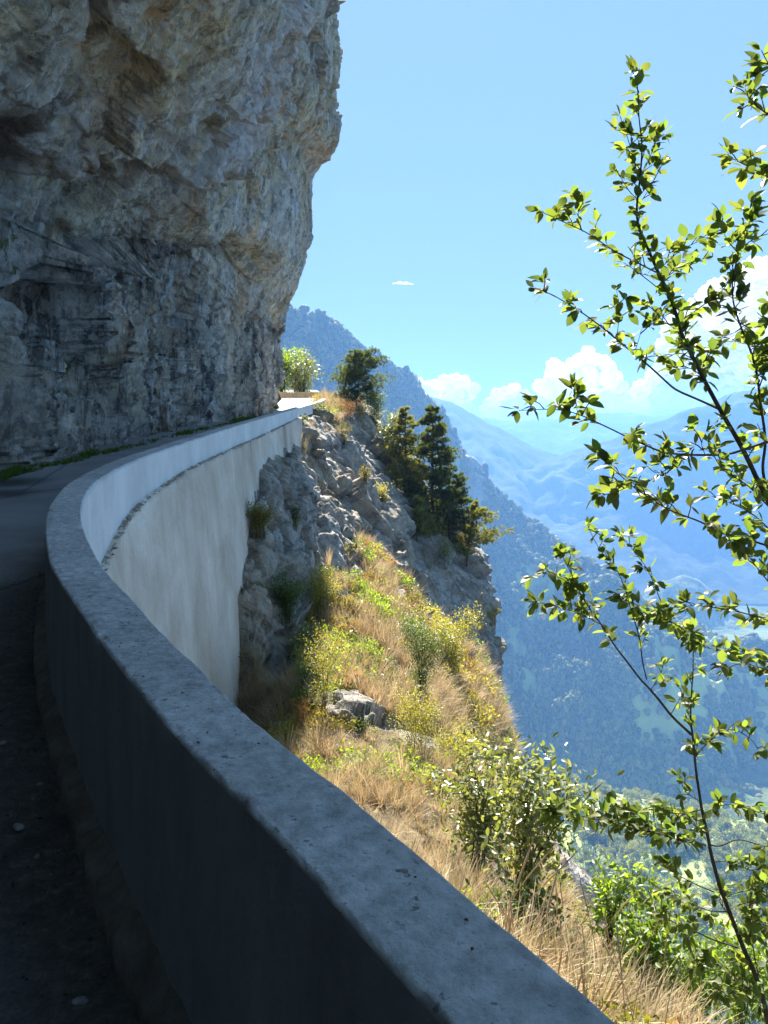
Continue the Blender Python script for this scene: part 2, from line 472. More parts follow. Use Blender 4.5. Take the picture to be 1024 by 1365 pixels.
def terrain_mat(name, low, high, meadow=None, scale=0.004):
    t = NT(name)
    P = t.coord()
    n = t.noise(P, scale, 8, 0.65)
    f = t.noise(P, scale * 9, 6, 0.7)
    c = t.mix(t.ramp(f, [(0.42, 0.0), (0.58, 1.0)]), low, high)
    if meadow:
        c = t.mix(t.ramp(n, [(0.52, 0.0), (0.60, 1.0)]), c, meadow)
    c = t.mix(t.attr('open'), c, t.mix(t.noise(P, 0.02, 5, 0.6), (0.34, 0.42, 0.11), (0.46, 0.49, 0.18)))
    c = t.mix(t.attr('scar'), c, t.ramp(t.noise(t.coord((1, 1, 0.3)), 0.02, 7, 0.7), [(0.3, (0.10, 0.10, 0.09)), (0.7, (0.30, 0.29, 0.27))]))
    nb = t.bump(t.noise(P, 0.07, 6, 0.7), 9.0, 0.8)
    return t.done(t.principled(c, 0.95, nb, 0.1))

M['hill'] = terrain_mat('wooded_slope', (0.05, 0.07, 0.028), (0.18, 0.185, 0.08))
M['hill_far'] = terrain_mat('far_slope', (0.018, 0.026, 0.012), (0.045, 0.052, 0.024), (0.07, 0.085, 0.035), 0.002)
M['valley'] = terrain_mat('valley_ground', (0.05, 0.075, 0.028), (0.13, 0.16, 0.055), (0.18, 0.21, 0.08), 0.003)

# ------------------------------------------------------------------ road height and wall line
_yy = np.linspace(-40, 90, 2601)
_sl = 0.06 * sstep(3.5, 6.5, _yy) + 0.055 * sstep(39, 44, _yy) - 0.09 * sstep(60, 66, _yy)
_rz = np.cumsum(_sl) * (_yy[1] - _yy[0]); _rz -= np.interp(0, _yy, _rz)
def road_z(y): return np.interp(y, _yy, _rz)

OUTER = cr([(3.9, -5.0), (2.55, -2.75), (1.30, -0.70), (0.31, 0.926), (-0.018, 1.46), (-0.31, 1.92), (-0.70, 2.60), (-1.12, 3.38), (-1.70, 4.50),
            (-2.42, 6.10), (-2.86, 7.35), (-3.17, 8.60), (-3.42, 10.6), (-3.50, 13.6), (-3.55, 18.0), (-3.52, 22.0), (-3.46, 28.0), (-3.36, 37.0), (-3.22, 43.0)], 2400)
_d = np.r_[0, np.cumsum(np.linalg.norm(np.diff(OUTER, axis=0), axis=1))]
def path_at(s):
    return np.stack([np.interp(s, _d, OUTER[:, 0]), np.interp(s, _d, OUTER[:, 1])], 1)
def path_normal(s):
    e = 0.12
    t = path_at(np.asarray(s) + e) - path_at(np.asarray(s) - e)
    t /= np.linalg.norm(t, axis=1, keepdims=True)
    return np.stack([t[:, 1], -t[:, 0]], 1)           # to the drop side
def wall_x(y): return np.interp(y, OUTER[:, 1], OUTER[:, 0])

# ------------------------------------------------------------------ far land
def loft(crest, foot, ncol, nrow, amp, seed, curve=0.0, crest_amp=1.0, back=350.0, fscale=1 / 260.0):
    C = resample([at(*c) for c in crest], ncol); Ft = resample([at(*c) for c in foot], ncol)
    s = np.linspace(0, 1, nrow) ** 0.9
    G = C[None] * (1 - s)[:, None, None] + Ft[None] * s[:, None, None]
    G[:, :, 2] -= curve * np.sin(math.pi * s)[:, None]
    p = G.reshape(-1, 3)
    n = fbm(p * fscale * np.array([1, 0.6, 0.5]), 6, seed, 0.5, True).reshape(nrow, ncol) - 0.6
    n2 = fbm(p * fscale * 5, 4, seed + 9).reshape(nrow, ncol)
    env = np.minimum(1, np.sin(math.pi * s) * 1.6)[:, None] * 0.9
    cenv = np.exp(-s * 14)[:, None] * crest_amp
    G[:, :, 2] += amp * (n * env + 0.22 * n2 * (env + cenv)) + amp * 0.12 * n * cenv
    B = [G[0] + np.array([0, back * k, -back * 0.75 * k]) for k in (1.0, 0.4)]
    return np.concatenate([np.stack(B), G], 0), s

def land(name, G, mat, attrs=None):
    ny, nx = G.shape[:2]
    a = {'open': np.zeros(ny * nx), 'scar': np.zeros(ny * nx)}
    a.update(attrs or {})
    o = link(name, mesh_np(name, G.reshape(-1, 3), grid_faces(ny, nx, True), True, (M[mat],), a))
    return tag(o, kind='structure')

crest1 = [(120, 432, 1040), (300, 420, 1060), (372, 412, 1080), (400, 421, 1110), (430, 432, 1150), (470, 457, 1200), (500, 479, 1230), (530, 497, 1265), (553, 512, 1300), (568, 532, 1320),
          (580, 546, 1335), (597, 563, 1350), (608, 580, 1365), (616, 603, 1375), (633, 612, 1385), (646, 625, 1395), (655, 648, 1400), (690, 680, 1395), (722, 702, 1385), (760, 731, 1370),
          (800, 765, 1350), (850, 800, 1335), (900, 828, 1330), (980, 862, 1320), (1100, 890, 1320), (1400, 930, 1350)]
foot1 = [(330, 1020, 760), (420, 1030, 800), (500, 1035, 850), (560, 1040, 910), (620, 1042, 960), (680, 1046, 1000), (740, 1050, 1000), (800, 1056, 990), (860, 1062, 985),
         (920, 1068, 980), (980, 1074, 980), (1040, 1080, 980), (1150, 1085, 980), (1450, 1095, 980)]
G1, _ = loft(crest1, foot1, 320, 150, 80, 3, 18, 0.6)
ny1, nx1 = G1.shape[:2]
P1 = G1.reshape(-1, 3)
def in_view(P):
    d = P - np.array([0, 0, 1.6])
    f = d[:, 1] * math.cos(PITCH) - d[:, 2] * math.sin(PITCH)
    up = d[:, 1] * math.sin(PITCH) + d[:, 2] * math.cos(PITCH)
    return 512 + F * d[:, 0] / f, 682.5 - F * up / f
# meadows towards the foot on the right, bare rock at the crest knob
kn = at(632, 640, 1390)
mead = sstep(330, 420, P1[:, 0]) * sstep(-330, -380, P1[:, 2]) * (fbm(P1 / 120.0, 4, 21) > -0.08)
scar1 = np.exp(-(((P1[:, 0] - kn[0]) / 45) ** 2 + ((P1[:, 2] - kn[2]) / 60) ** 2)) * (fbm(P1 / 60, 4, 5) > -0.25)
glade = sstep(0.12, 0.22, fbm(P1 * np.array([1, 0.6, 0.35]) / 75.0, 4, 22)) * sstep(60, -120, P1[:, 2]) * 0.85
mead = np.maximum(mead, glade)
land('mountain_slope', G1, 'hill', {'open': mead, 'scar': scar1})

crest2 = [(420, 540, 3300), (500, 536, 3300), (575, 530, 3300), (600, 535, 3280), (622, 548, 3250), (655, 566, 3220), (680, 578, 3200), (710, 596, 3170), (740, 606, 3150), (770, 616, 3120), (790, 616, 3100),
          (820, 630, 3060), (860, 655, 3050), (900, 680, 3000), (960, 705, 2950), (1024, 725, 2900), (1200, 760, 2900)]
foot2 = [(400, 800, 2100), (560, 800, 2100), (700, 802, 2100), (800, 803, 2100), (900, 804, 2100), (1024, 805, 2100), (1250, 806, 2100)]
land('mountain_ridge', loft(crest2, foot2, 200, 90, 50, 13, 25, 0.5, fscale=1 / 420)[0], 'hill_far')
crest3 = [(650, 640, 2900), (700, 626, 2950), (740, 610, 3000), (780, 597, 3000), (812, 588, 3000), (840, 576, 3000), (870, 563, 3000), (900, 553, 3000), (930, 543, 3000), (960, 532, 3000), (990, 522, 3000), (1024, 514, 3000), (1080, 508, 3000), (1200, 512, 3000), (1500, 510, 3000)]
foot3 = [(600, 760, 2400), (760, 765, 2400), (860, 770, 2400), (960, 770, 2400), (1100, 770, 2400), (1300, 770, 2400), (1600, 770, 2400)]
land('eastern_mountain', loft(crest3, foot3, 200, 80, 80, 23, 20, 0.5, fscale=1 / 500)[0], 'hill_far')
crest4 = [(480, 566, 5500), (600, 560, 5500), (650, 557, 5500), (690, 563, 5450), (720, 556, 5400), (745, 560, 5400), (770, 552, 5400), (800, 551, 5400), (830, 549, 5400), (860, 552, 5400), (910, 544, 5400), (960, 547, 5400), (1030, 540, 5400), (1300, 545, 5400)]
foot4 = [(440, 645, 4500), (700, 645, 4500), (900, 645, 4500), (1350, 645, 4500)]
land('far_mountain_range', loft(crest4, foot4, 160, 50, 80, 33, 0, 0.8, fscale=1 / 700)[0], 'hill_far')
crest5 = [(560, 640, 6000), (640, 606, 6000), (680, 588, 6000), (720, 580, 6000), (760, 584, 5950), (800, 592, 5900), (850, 600, 5900), (950, 612, 5900)]
foot5 = [(540, 660, 5200), (700, 662, 5200), (860, 662, 5200), (980, 662, 5200)]
land('middle_mountain', loft(crest5, foot5, 120, 40, 60, 43, 0, 0.5, fscale=1 / 500)[0], 'hill_far')
crest6 = [(800, 850, 1950), (840, 812, 1950), (868, 786, 1950), (895, 772, 1950), (912, 766, 1950), (930, 773, 1950), (955, 792, 1950), (985, 812, 1950), (1030, 835, 1950), (1100, 860, 1950)]
foot6 = [(780, 868, 1780), (880, 868, 1780), (960, 868, 1780), (1120, 868, 1780)]
land('valley_knoll', loft(crest6, foot6, 90, 30, 22, 53, 0, 0.6, back=160, fscale=1 / 120)[0], 'hill')
gx, gy = np.meshgrid(np.linspace(-5500, 6500, 90), np.linspace(560, 8800, 90))
gp = np.stack([gx, gy, np.full_like(gx, -492.0)], 2)
gp[:, :, 2] += 6 * fbm(gp.reshape(-1, 3) / 500, 4, 61).reshape(gx.shape)
land('valley_floor', gp, 'valley')
# nearer hillside below the road, light green
c7 = [(300, 1020, 740), (560, 1024, 720), (700, 1032, 705), (760, 1043, 695), (850, 1064, 690), (950, 1084, 680), (1024, 1096, 680), (1300, 1120, 690), (1700, 1140, 700)]
f7 = [(-200, 1560, 290), (500, 1560, 290), (760, 1560, 290), (1100, 1560, 290), (1500, 1560, 290), (2100, 1560, 290)]
G7, _ = loft(c7, f7, 150, 110, 22, 71, 8, 0.8, back=220, fscale=1 / 130)
P7 = G7.reshape(-1, 3)
land('lower_hillside', G7, 'valley', {'open': np.clip(fbm(P7 / 60, 3, 77) * 2 + 0.3, 0, 1)})

# haze: one closed box of even air round the camera and all land
HAZE_TOP = max(v.co.z for o in bpy.data.objects if o.type == 'MESH' for v in o.data.vertices) + 6.0
hv = np.array([(x, y, z) for x in (-6200, 7200) for y in (-400, 9100) for z in (-740, HAZE_TOP)], float)
hf = [(0, 1, 3, 2), (4, 6, 7, 5), (0, 4, 5, 1), (2, 3, 7, 6), (0, 2, 6, 4), (1, 5, 7, 3)]
th = NT('haze_air')
pv = th.n('ShaderNodeVolumePrincipled')
pv.inputs['Color'].default_value = (0.19, 0.42, 0.86, 1)
pv.inputs['Density'].default_value = 2.3e-4
pv.inputs['Anisotropy'].default_value = 0.2
th.l(pv.outputs[0], th.out.inputs['Volume'])
haze = link('haze', mesh_np('haze', hv, hf, False, (th.m,)))
tag(haze, kind='stuff')

# ------------------------------------------------------------------ instanced masses
def scatter(name, pts, rots, scl, idx, protos, kind='stuff'):
    """one object whose geometry nodes put the prototypes at its points"""
    c = bpy.data.collections.new(name + '_kinds')
    for o in protos: c.objects.link(o)
    me = bpy.data.meshes.new(name)
    me.vertices.add(len(pts)); me.vertices.foreach_set('co', np.asarray(pts, np.float32).ravel())
    a = me.attributes.new('rot', 'FLOAT_VECTOR', 'POINT'); a.data.foreach_set('vector', np.asarray(rots, np.float32).ravel())
    a = me.attributes.new('scl', 'FLOAT_VECTOR', 'POINT'); a.data.foreach_set('vector', np.asarray(scl, np.float32).ravel())
    a = me.attributes.new('idx', 'INT', 'POINT'); a.data.foreach_set('value', np.asarray(idx, np.int32))
    o = link(name, me)
    ng = bpy.data.node_groups.new(name + '_nodes', 'GeometryNodeTree')
    ng.interface.new_socket('Geometry', in_out='INPUT', socket_type='NodeSocketGeometry')
    ng.interface.new_socket('Geometry', in_out='OUTPUT', socket_type='NodeSocketGeometry')
    gi, go = ng.nodes.new('NodeGroupInput'), ng.nodes.new('NodeGroupOutput')
    ci = ng.nodes.new('GeometryNodeCollectionInfo'); ci.inputs['Collection'].default_value = c
    ci.inputs['Separate Children'].default_value = True; ci.inputs['Reset Children'].default_value = True
    ip = ng.nodes.new('GeometryNodeInstanceOnPoints'); ip.inputs['Pick Instance'].default_value = True
    def na(n, t):
        q = ng.nodes.new('GeometryNodeInputNamedAttribute'); q.data_type = t; q.inputs['Name'].default_value = n; return q.outputs[0]
    e2r = ng.nodes.new('FunctionNodeEulerToRotation')
    ng.links.new(na('rot', 'FLOAT_VECTOR'), e2r.inputs[0])
    ng.links.new(gi.outputs[0], ip.inputs['Points']); ng.links.new(ci.outputs[0], ip.inputs['Instance'])
    ng.links.new(na('idx', 'INT'), ip.inputs['Instance Index']); ng.links.new(e2r.outputs[0], ip.inputs['Rotation'])
    ng.links.new(na('scl', 'FLOAT_VECTOR'), ip.inputs['Scale']); ng.links.new(ip.outputs[0], go.inputs[0])
    md = o.modifiers.new('scatter', 'NODES'); md.node_group = ng
    return tag(o, kind=kind)

LEAF4 = np.array([(0, 0, 0), (0.45, 0.26, 0.05), (1, 0, 0), (0.45, -0.26, 0.05)], float)
LEAF4_F = np.array([(0, 1, 2), (0, 2, 3)])

def rand_dirs(n):
    d = RNG.normal(size=(n, 3)); return d / np.linalg.norm(d, axis=1, keepdims=True)

def crown_proto(name, n, lsize, mat, conifer=False, seed=0):
    """small tree crown of loose leaf facets (unit height 1, base at 0)"""
    if conifer:
        z = RNG.random(n) ** 1.3
        r = (1 - z) * 0.26 * (0.55 + 0.45 * np.abs(np.sin(z * 26))) * RNG.random(n) ** 0.45
        a = RNG.random(n) * 2 * math.pi
        p = np.stack([r * np.cos(a), r * np.sin(a), 0.06 + z * 0.94], 1)
        d = np.stack([np.cos(a), np.sin(a), -0.4 + 0.5 * RNG.random(n)], 1)
    else:
        k = 8
        cs = rand_dirs(k) * np.array([0.26, 0.26, 0.24]) * RNG.random((k, 1)) ** 0.4 + np.array([0, 0, 0.60])
        rs = 0.15 + 0.12 * RNG.random(k)
        w = RNG.integers(0, k, n)
        dd = rand_dirs(n)
        p = cs[w] + dd * rs[w][:, None] * (0.6 + 0.4 * RNG.random((n, 1)))
        d = dd + 0.7 * rand_dirs(n)
    x, y, z_ = frames(d, rand_dirs(n))
    v, f = stamp(LEAF4, LEAF4_F, p, x, y, z_, lsize * (0.6 + 0.8 * RNG.random(n)))
    rn = np.repeat(RNG.random(n) * 0.16, 4)
    return bpy.data.objects.new(name, mesh_np(name, v, f, False, (M[mat],), {'rnd': rn}))

def blob_proto(name, mat, conifer, seed):
    """closed lumpy crown for woods more than a kilometre off"""
    import bmesh
    bm = bmesh.new(); bmesh.ops.create_icosphere(bm, subdivisions=2, radius=1.0)
    V = np.array([v.co for v in bm.verts]); Fc = np.array([[v.index for v in f.verts] for f in bm.faces]); bm.free()
    n = perlin(V * 2.1 + seed * 9.1, seed) * 0.5 + perlin(V * 4.5 + seed, seed + 3) * 0.45
    V = V * (1 + n)[:, None]
    if conifer:
        h = (V[:, 2] + 1) / 2
        V = np.stack([V[:, 0] * (1.12 - h) * 0.36, V[:, 1] * (1.12 - h) * 0.36, h * 1.1], 1)
    else:
        V = V * np.array([0.42, 0.42, 0.46]) + np.array([0, 0, 0.5])
    return bpy.data.objects.new(name, mesh_np(name, V, Fc, False, (M[mat],), {'rnd': RNG.random(len(V)) * 0.12}))

def surf_points(G, n, mask=None, jit=1.0):
    ny, nx = G.shape[:2]
    r = RNG.random(n) * (ny - 1.001); c = RNG.random(n) * (nx - 1.001)
    i, j = r.astype(int), c.astype(int); a, b = (r - i)[:, None], (c - j)[:, None]
    p = (G[i, j] * (1 - a) * (1 - b) + G[i + 1, j] * a * (1 - b) + G[i, j + 1] * (1 - a) * b + G[i + 1, j + 1] * a * b)
    if mask is not None:
        p = p[mask.reshape(ny, nx)[i, j] < RNG.random(n)]
    return p

near_kinds = [blob_proto('crown', 'forest', False, s) for s in (1, 2, 3)] + [blob_proto('fir_crown', 'forest', True, s) for s in (4, 5)]
p = surf_points(G1[2:], 52000, np.clip(mead * 1.0 + scar1 * 0.9, 0, 0.97).reshape(ny1, nx1)[2:].ravel())
u_, v_ = in_view(p)
p = p[(u_ > 330) & (u_ < 1100)]
n = len(p)
dens = fbm(p / 130, 4, 91)
keep = RNG.random(n) < np.clip(0.70 + dens * 1.3, 0.2, 1)
p = p[keep]; n = len(p)
h = 8 + 6 * RNG.random(n)
con = (fbm(p / 220, 3, 93) + 0.25 * RNG.normal(size=n)) > 0.12
idx = np.where(con, RNG.integers(3, 5, n), RNG.integers(0, 3, n))
h = np.where(con, h * 1.15, h)
rot = np.stack([np.zeros(n), np.zeros(n), RNG.random(n) * 6.28], 1)
scatter('mountain_forest', p - np.array([0, 0, 0.8]), rot, np.stack([h, h, h], 1), idx, near_kinds)

mid_kinds = [crown_proto('broadleaf_crown', 420, 0.10, 'forest_near', False, s) for s in range(3)] + [crown_proto('spruce_crown', 380, 0.10, 'forest', True, 5)]
p = surf_points(G7[2:], 12000)
u_, v_ = in_view(p)
p = p[(u_ > 560) & (u_ < 1150) & (v_ < 1450)]
n = len(p)
keep = RNG.random(n) < np.clip(0.75 + 1.2 * fbm(p / 70, 3, 95), 0.22, 1); p = p[keep]; n = len(p)
h = 7 + 6 * RNG.random(n)
idx = np.where(RNG.random(n) < 0.22, 3, RNG.integers(0, 3, n))
rot = np.stack([np.zeros(n), np.zeros(n), RNG.random(n) * 6.28], 1)
scatter('lower_forest', p - np.array([0, 0, 0.5]), rot, np.stack([h, h, h], 1), idx, mid_kinds)

# ------------------------------------------------------------------ clouds, far beyond the haze
def cloud_mat():
    t = NT('cloud_vapour')
    d = t.n('ShaderNodeBsdfDiffuse'); d.inputs['Color'].default_value = (0.90, 0.90, 0.90, 1)
    tr = t.n('ShaderNodeBsdfTranslucent'); tr.inputs['Color'].default_value = (0.90, 0.90, 0.90, 1)
    m = t.n('ShaderNodeMixShader'); m.inputs[0].default_value = 0.62
    t.l(d.outputs[0], m.inputs[1]); t.l(tr.outputs[0], m.inputs[2])
    return t.done(m.outputs[0])
M['cloud'] = cloud_mat()

def cloud(label, puffs, dist, seed, rough=1.0):
    """puffs: (u, v, radius in photo pixels)"""
    import bmesh
    k = dist / F
    bm = bmesh.new()
    c0 = at(puffs[0][0], puffs[0][1], dist)
    for (u, v, r) in puffs:
        c = at(u, v, dist + RNG.normal() * r * k * 0.5) - c0
        bmesh.ops.create_icosphere(bm, subdivisions=3, radius=r * k, matrix=Matrix.Translation(Vector(c)))
    me = bpy.data.meshes.new('cloud'); bm.to_mesh(me); bm.free()
    o = link('cloud', me, loc=c0)
    rm = o.modifiers.new('r', 'REMESH'); rm.mode = 'VOXEL'; rm.voxel_size = (1.15 if rough > 0.5 else 0.4) * k
    dg = bpy.context.evaluated_depsgraph_get()
    ev = o.evaluated_get(dg); m2 = bpy.data.meshes.new_from_object(ev)
    o.modifiers.clear(); o.data = m2; bpy.data.meshes.remove(me); m2.name = 'cloud'
    nv = len(m2.vertices)
    V = np.empty(nv * 3, np.float32); m2.vertices.foreach_get('co', V); V = V.reshape(-1, 3).astype(float)
    N = np.empty(nv * 3, np.float32); m2.vertices.foreach_get('normal', N); N = N.reshape(-1, 3)
    q = V / k
    f1, _, _, _ = worley(q / 17.0 + seed, seed)
    f1b, _, _, _ = worley(q / 7.5 + seed, seed + 1)
    f1c, _, _, _ = worley(q / 3.4 + seed, seed + 2)
    disp = (0.55 - f1) * 13 + (0.55 - f1b) * 6.0 + (0.5 - f1c) * 2.6 + 2.5 * fbm(q / 14, 4, seed)
    V = V + N * (disp * k * rough)[:, None]
    m2.vertices.foreach_set('co', V.astype(np.float32).ravel())
    m2.materials.clear(); m2.materials.append(M['cloud'])
    m2.polygons.foreach_set('use_smooth', np.ones(len(m2.polygons), bool)); m2.update()
    tag(o, label, 'cloud', 'cumulus clouds low over the valley')
    return o

cloud('small white cloud just right of the blue mountain shoulder', [(578, 520, 14), (598, 514, 13), (612, 510, 12), (560, 514, 9), (620, 524, 12), (603, 532, 16), (622, 538, 10), (630, 516, 5)], 14000, 2)
cloud('low white cloud standing over the notch between two ridges', [(680, 528, 14), (668, 540, 18), (690, 545, 22), (704, 534, 10), (655, 550, 14), (720, 550, 18)], 15000, 4)
cloud('tall heaped white cloud behind the tip of the horizontal branch', [(770, 505, 26), (785, 482, 17), (800, 500, 22), (745, 500, 16), (735, 520, 20), (760, 530, 28), (815, 512, 16), (795, 535, 26), (730, 540, 18), (820, 530, 20)], 15500, 6)
cloud('largest white cloud bank behind the upper leaves at right', [(940, 440, 45), (985, 420, 48), (1010, 390, 40), (960, 405, 30), (1040, 420, 60), (915, 470, 36), (930, 505, 38), (980, 490, 46), (1030, 500, 50), (890, 515, 30), (860, 530, 24), (905, 535, 32), (960, 530, 36), (1080, 460, 60), (1015, 362, 20), (905, 435, 22)], 16000, 8)
cloud('thin wisp of cloud alone in the open blue sky', [(540, 377.6, 1.88), (524, 377.9, 1.00), (526, 377.7, 1.25), (528.5, 377.4, 1.38), (531, 377.0, 1.88), (533.5, 376.8, 2.12), (536, 377.2, 1.75), (538, 377.5, 1.62), (542, 377.4, 2.12), (544.5, 377.7, 1.75), (547, 378.2, 1.38), (549, 378.6, 1.12), (551, 378.9, 0.88)], 14000, 10, 0.07)

# ------------------------------------------------------------------ cliff
# profiles: (x, height above the road) from the road up, at stations along the road
CL = {
    -60: [(10, -1), (10, 3), (10, 6), (11, 9), (12, 11), (13, 13), (13, 16), (13, 22), (11, 30), (4, 42)],  # unseen stretch behind the camera, added to block sky light
    -34: [(4, -1), (4, 3), (4.2, 6), (5.4, 8.9), (6.5, 11), (7.2, 12.5), (7.6, 15), (7.6, 22), (5, 30), (-1, 42)],
    -14: [(-0.5, -1), (-0.8, 3), (-0.6, 6), (0.6, 8.9), (1.8, 11), (2.4, 12.5), (3.0, 15), (3.0, 22), (0, 30), (-6, 42)],
    -5: [(-5.2, -1), (-5.2, 3), (-4.8, 6), (-3.2, 8.9), (-1.6, 11), (-0.2, 12.5), (0.5, 15), (0.4, 22), (-2, 30), (-7, 42)],
    4: [(-7.4, -1), (-7.3, 3), (-6.9, 6), (-5.3, 8.9), (-3.2, 11), (-1.2, 12.5), (-0.4, 15), (-0.6, 22), (-3, 30), (-8, 42)],
    11: [(-8.2, -1), (-8.0, 3), (-7.4, 6), (-5.6, 8.3), (-2.8, 10.6), (-0.75, 12.3), (-0.10, 15), (-0.8, 22), (-3.4, 30), (-8, 42)],  # unseen overhead lip, shaped to shade the parapet but not the slope
    16: [(-8.1, -1), (-7.9, 3), (-7.35, 6), (-5.8, 8.3), (-3.5, 10.7), (-1.45, 12.3), (-0.75, 15), (-1.4, 21), (-3.7, 29), (-8, 42)],
    20: [(-7.9, -1), (-8.1, 3), (-7.9, 5.0), (-6.6, 6.2), (-5.4, 7.6), (-4.5, 9.6), (-3.6, 11.4), (-2.6, 13), (-2.2, 15), (-2.3, 20), (-4, 27), (-9, 40)],
    28: [(-7.7, -1), (-7.85, 3), (-7.6, 4.9), (-6.3, 6.1), (-5.3, 7.6), (-4.7, 9.8), (-4.3, 11.6), (-3.6, 13.4), (-3.2, 15.5), (-3.8, 18.5), (-5.5, 23), (-10, 38)],
    36: [(-7.45, -1), (-7.45, 3), (-7.1, 4.9), (-5.9, 6.4), (-5.1, 8.0), (-4.6, 10.6), (-4.4, 12.6), (-3.7, 14.0), (-3.3, 16), (-3.4, 18.8), (-5.4, 23), (-10, 38)],
    42: [(-7.2, -1), (-7.1, 3), (-6.8, 5.2), (-5.3, 7.8), (-4.6, 10.8), (-4.35, 13.0), (-4.0, 13.7), (-2.8, 14.1), (-2.5, 15.2), (-2.5, 20), (-3.2, 22.3), (-6.5, 27), (-12, 38)],
    45: [(-7.08, -1), (-6.95, 3), (-6.6, 5.1), (-5.2, 7.7), (-4.4, 10.7), (-4.3, 13.0), (-4.0, 13.6), (-3.0, 14.1), (-2.75, 15.4), (-2.75, 20), (-3.3, 22.5), (-6.5, 27), (-12, 38)],
    48: [(-7.0, -1), (-6.85, 2.4), (-6.45, 5.0), (-5.1, 7.7), (-4.35, 10.7), (-4.45, 13.4), (-4.6, 16), (-4.6, 21), (-6, 27), (-11, 38)],
    50: [(-8.6, -1), (-8.4, 2.4), (-8.0, 5.0), (-6.9, 7.7), (-6.2, 10.7), (-6.3, 13.4), (-6.6, 16), (-7, 21), (-9, 27), (-14, 38)],
    53: [(-13, -1), (-12.8, 2.4), (-12.4, 5.0), (-11.4, 7.7), (-11, 10.7), (-11, 13.4), (-11.4, 16), (-12, 21), (-14, 27), (-19, 38)],
    57: [(-26, -1), (-26, 3), (-26, 6), (-25, 8), (-25, 11), (-25, 14), (-25, 16), (-25, 21), (-27, 27), (-32, 38)],
}
ks = sorted(CL)
NS = 740
dens_s = np.interp(np.linspace(0, 1, NS), [0, 0.86, 1], [0, 0.66, 1.0])
PR = np.stack([resample(cr(CL[k], 300), NS, dens_s) for k in ks])
yv = np.concatenate([np.linspace(-60, 12, 110)[:-1], 12 + (48.6 - 12) * np.linspace(0, 1, 400) ** 1.12, np.linspace(48.6, 57, 60)[1:]])
X = np.stack([np.interp(yv, ks, PR[:, j, 0]) for j in range(NS)], 1)
H = np.stack([np.interp(yv, ks, PR[:, j, 1]) for j in range(NS)], 1)
# smooth along y away from the corner
sm = smooth_rows(np.stack([X, H], 2), 9)
w = (1 - sstep(44, 46, yv))[:, None]
X = X * (1 - w) + sm[:, :, 0] * w; H = H * (1 - w) + sm[:, :, 1] * w
G = np.stack([X, np.repeat(yv[:, None], NS, 1), H + road_z(np.minimum(yv, 50))[:, None]], 2)
N = -grid_normals(G)
if N[len(yv) // 2, 40, 0] < 0: N = -N
p = G.reshape(-1, 3); nn = N.reshape(-1, 3)
hh = H.reshape(-1)
upper = sstep(4.4, 6.6, hh + 1.2 * fbm(p / 3.0, 3, 201))
q = p * np.array([1, 0.8, 1])
warp = np.stack([fbm(p / 5, 3, 300 + k) for k in range(3)], 1) * 0.8
cor = 1 - 0.75 * sstep(36, 41.5, p[:, 1])
d = 0.55 * cor * fbm(p / 6.0, 3, 202)
f_big, c_big = facets(p + warp, 3.4, 204, (1, 0.75, 0.8), 1.25, 0.30)
dip = np.array([[1, 0, 0], [0, 0.86, 0.5], [0, -0.5, 0.86]])
f_mid, c_mid = facets(p + warp, 1.15, 205, (1, 0.9, 0.9), 1.15, 0.28)
f_low, _ = facets((p + warp * 0.6) @ dip, 1.0, 217, (1, 1.35, 0.30), 1.25, 0.30)
f_low2, _ = facets((p + warp * 0.6) @ dip, 0.45, 218, (1, 1.3, 0.45), 1.2, 0.25)
f_sml, _ = facets(p + warp * 0.5, 0.42, 206, (1, 1, 0.8), 1.1, 0.22)
bulge, _ = facets(p + 2 * warp, 6.5, 215, (1, 0.7, 0.8), 1.5, 0.18)
calm = np.clip(0.45 + 0.9 * fbm(p / 4.5, 3, 216), 0.12, 1) * upper + (1 - upper)
d = d + 0.85 * bulge * sstep(47, 33, p[:, 1]) + 0.42 * cor * f_big * (0.5 + 0.5 * calm) + upper * (0.26 * f_mid * calm + 0.075 * f_sml * calm) + (1 - upper) * (0.30 * f_low + 0.08 * f_low2) + 0.05 * fbm(p * 4.5, 4, 207)
# two lips that climb along the cliff, each with a hollow under it
L1 = np.interp(p[:, 1], [12, 16, 20, 28, 36, 44], [5.0, 5.6, 6.8, 9.8, 12.2, 14.2]) + 0.9 * fbm(p / 2.6, 3, 219)
L2 = np.interp(p[:, 1], [12, 20, 28, 36, 44], [3.8, 4.4, 6.4, 7.2, 7.4]) + 0.8 * fbm(p / 2.2, 3, 220)
fade = sstep(41, 36, p[:, 1])
d = d + fade * (0.95 * (sstep(-0.2, 0.35, hh - L1) - 0.92) - 0.35 * np.exp(-((hh - L1 + 0.5) / 0.6) ** 2))
d = d + fade * (0.55 * (sstep(-0.2, 0.4, hh - L2) - 0.6) - 0.25 * np.exp(-((hh - L2 + 0.5) / 0.6) ** 2))
lip = np.exp(-((hh - L1 - 0.5) / 0.9) ** 2)
# fluted lower wall: ribs that lean along the bedding
fl = p @ np.array([[1.0, 0, 0], [0, 0.95, 0.33], [0, -0.11, 0.32]])
rib = fbm(fl * np.array([0.7, 1.7, 0.40]), 5, 208, 0.55, True) - 0.7
d = d + (1 - upper) * 0.62 * rib
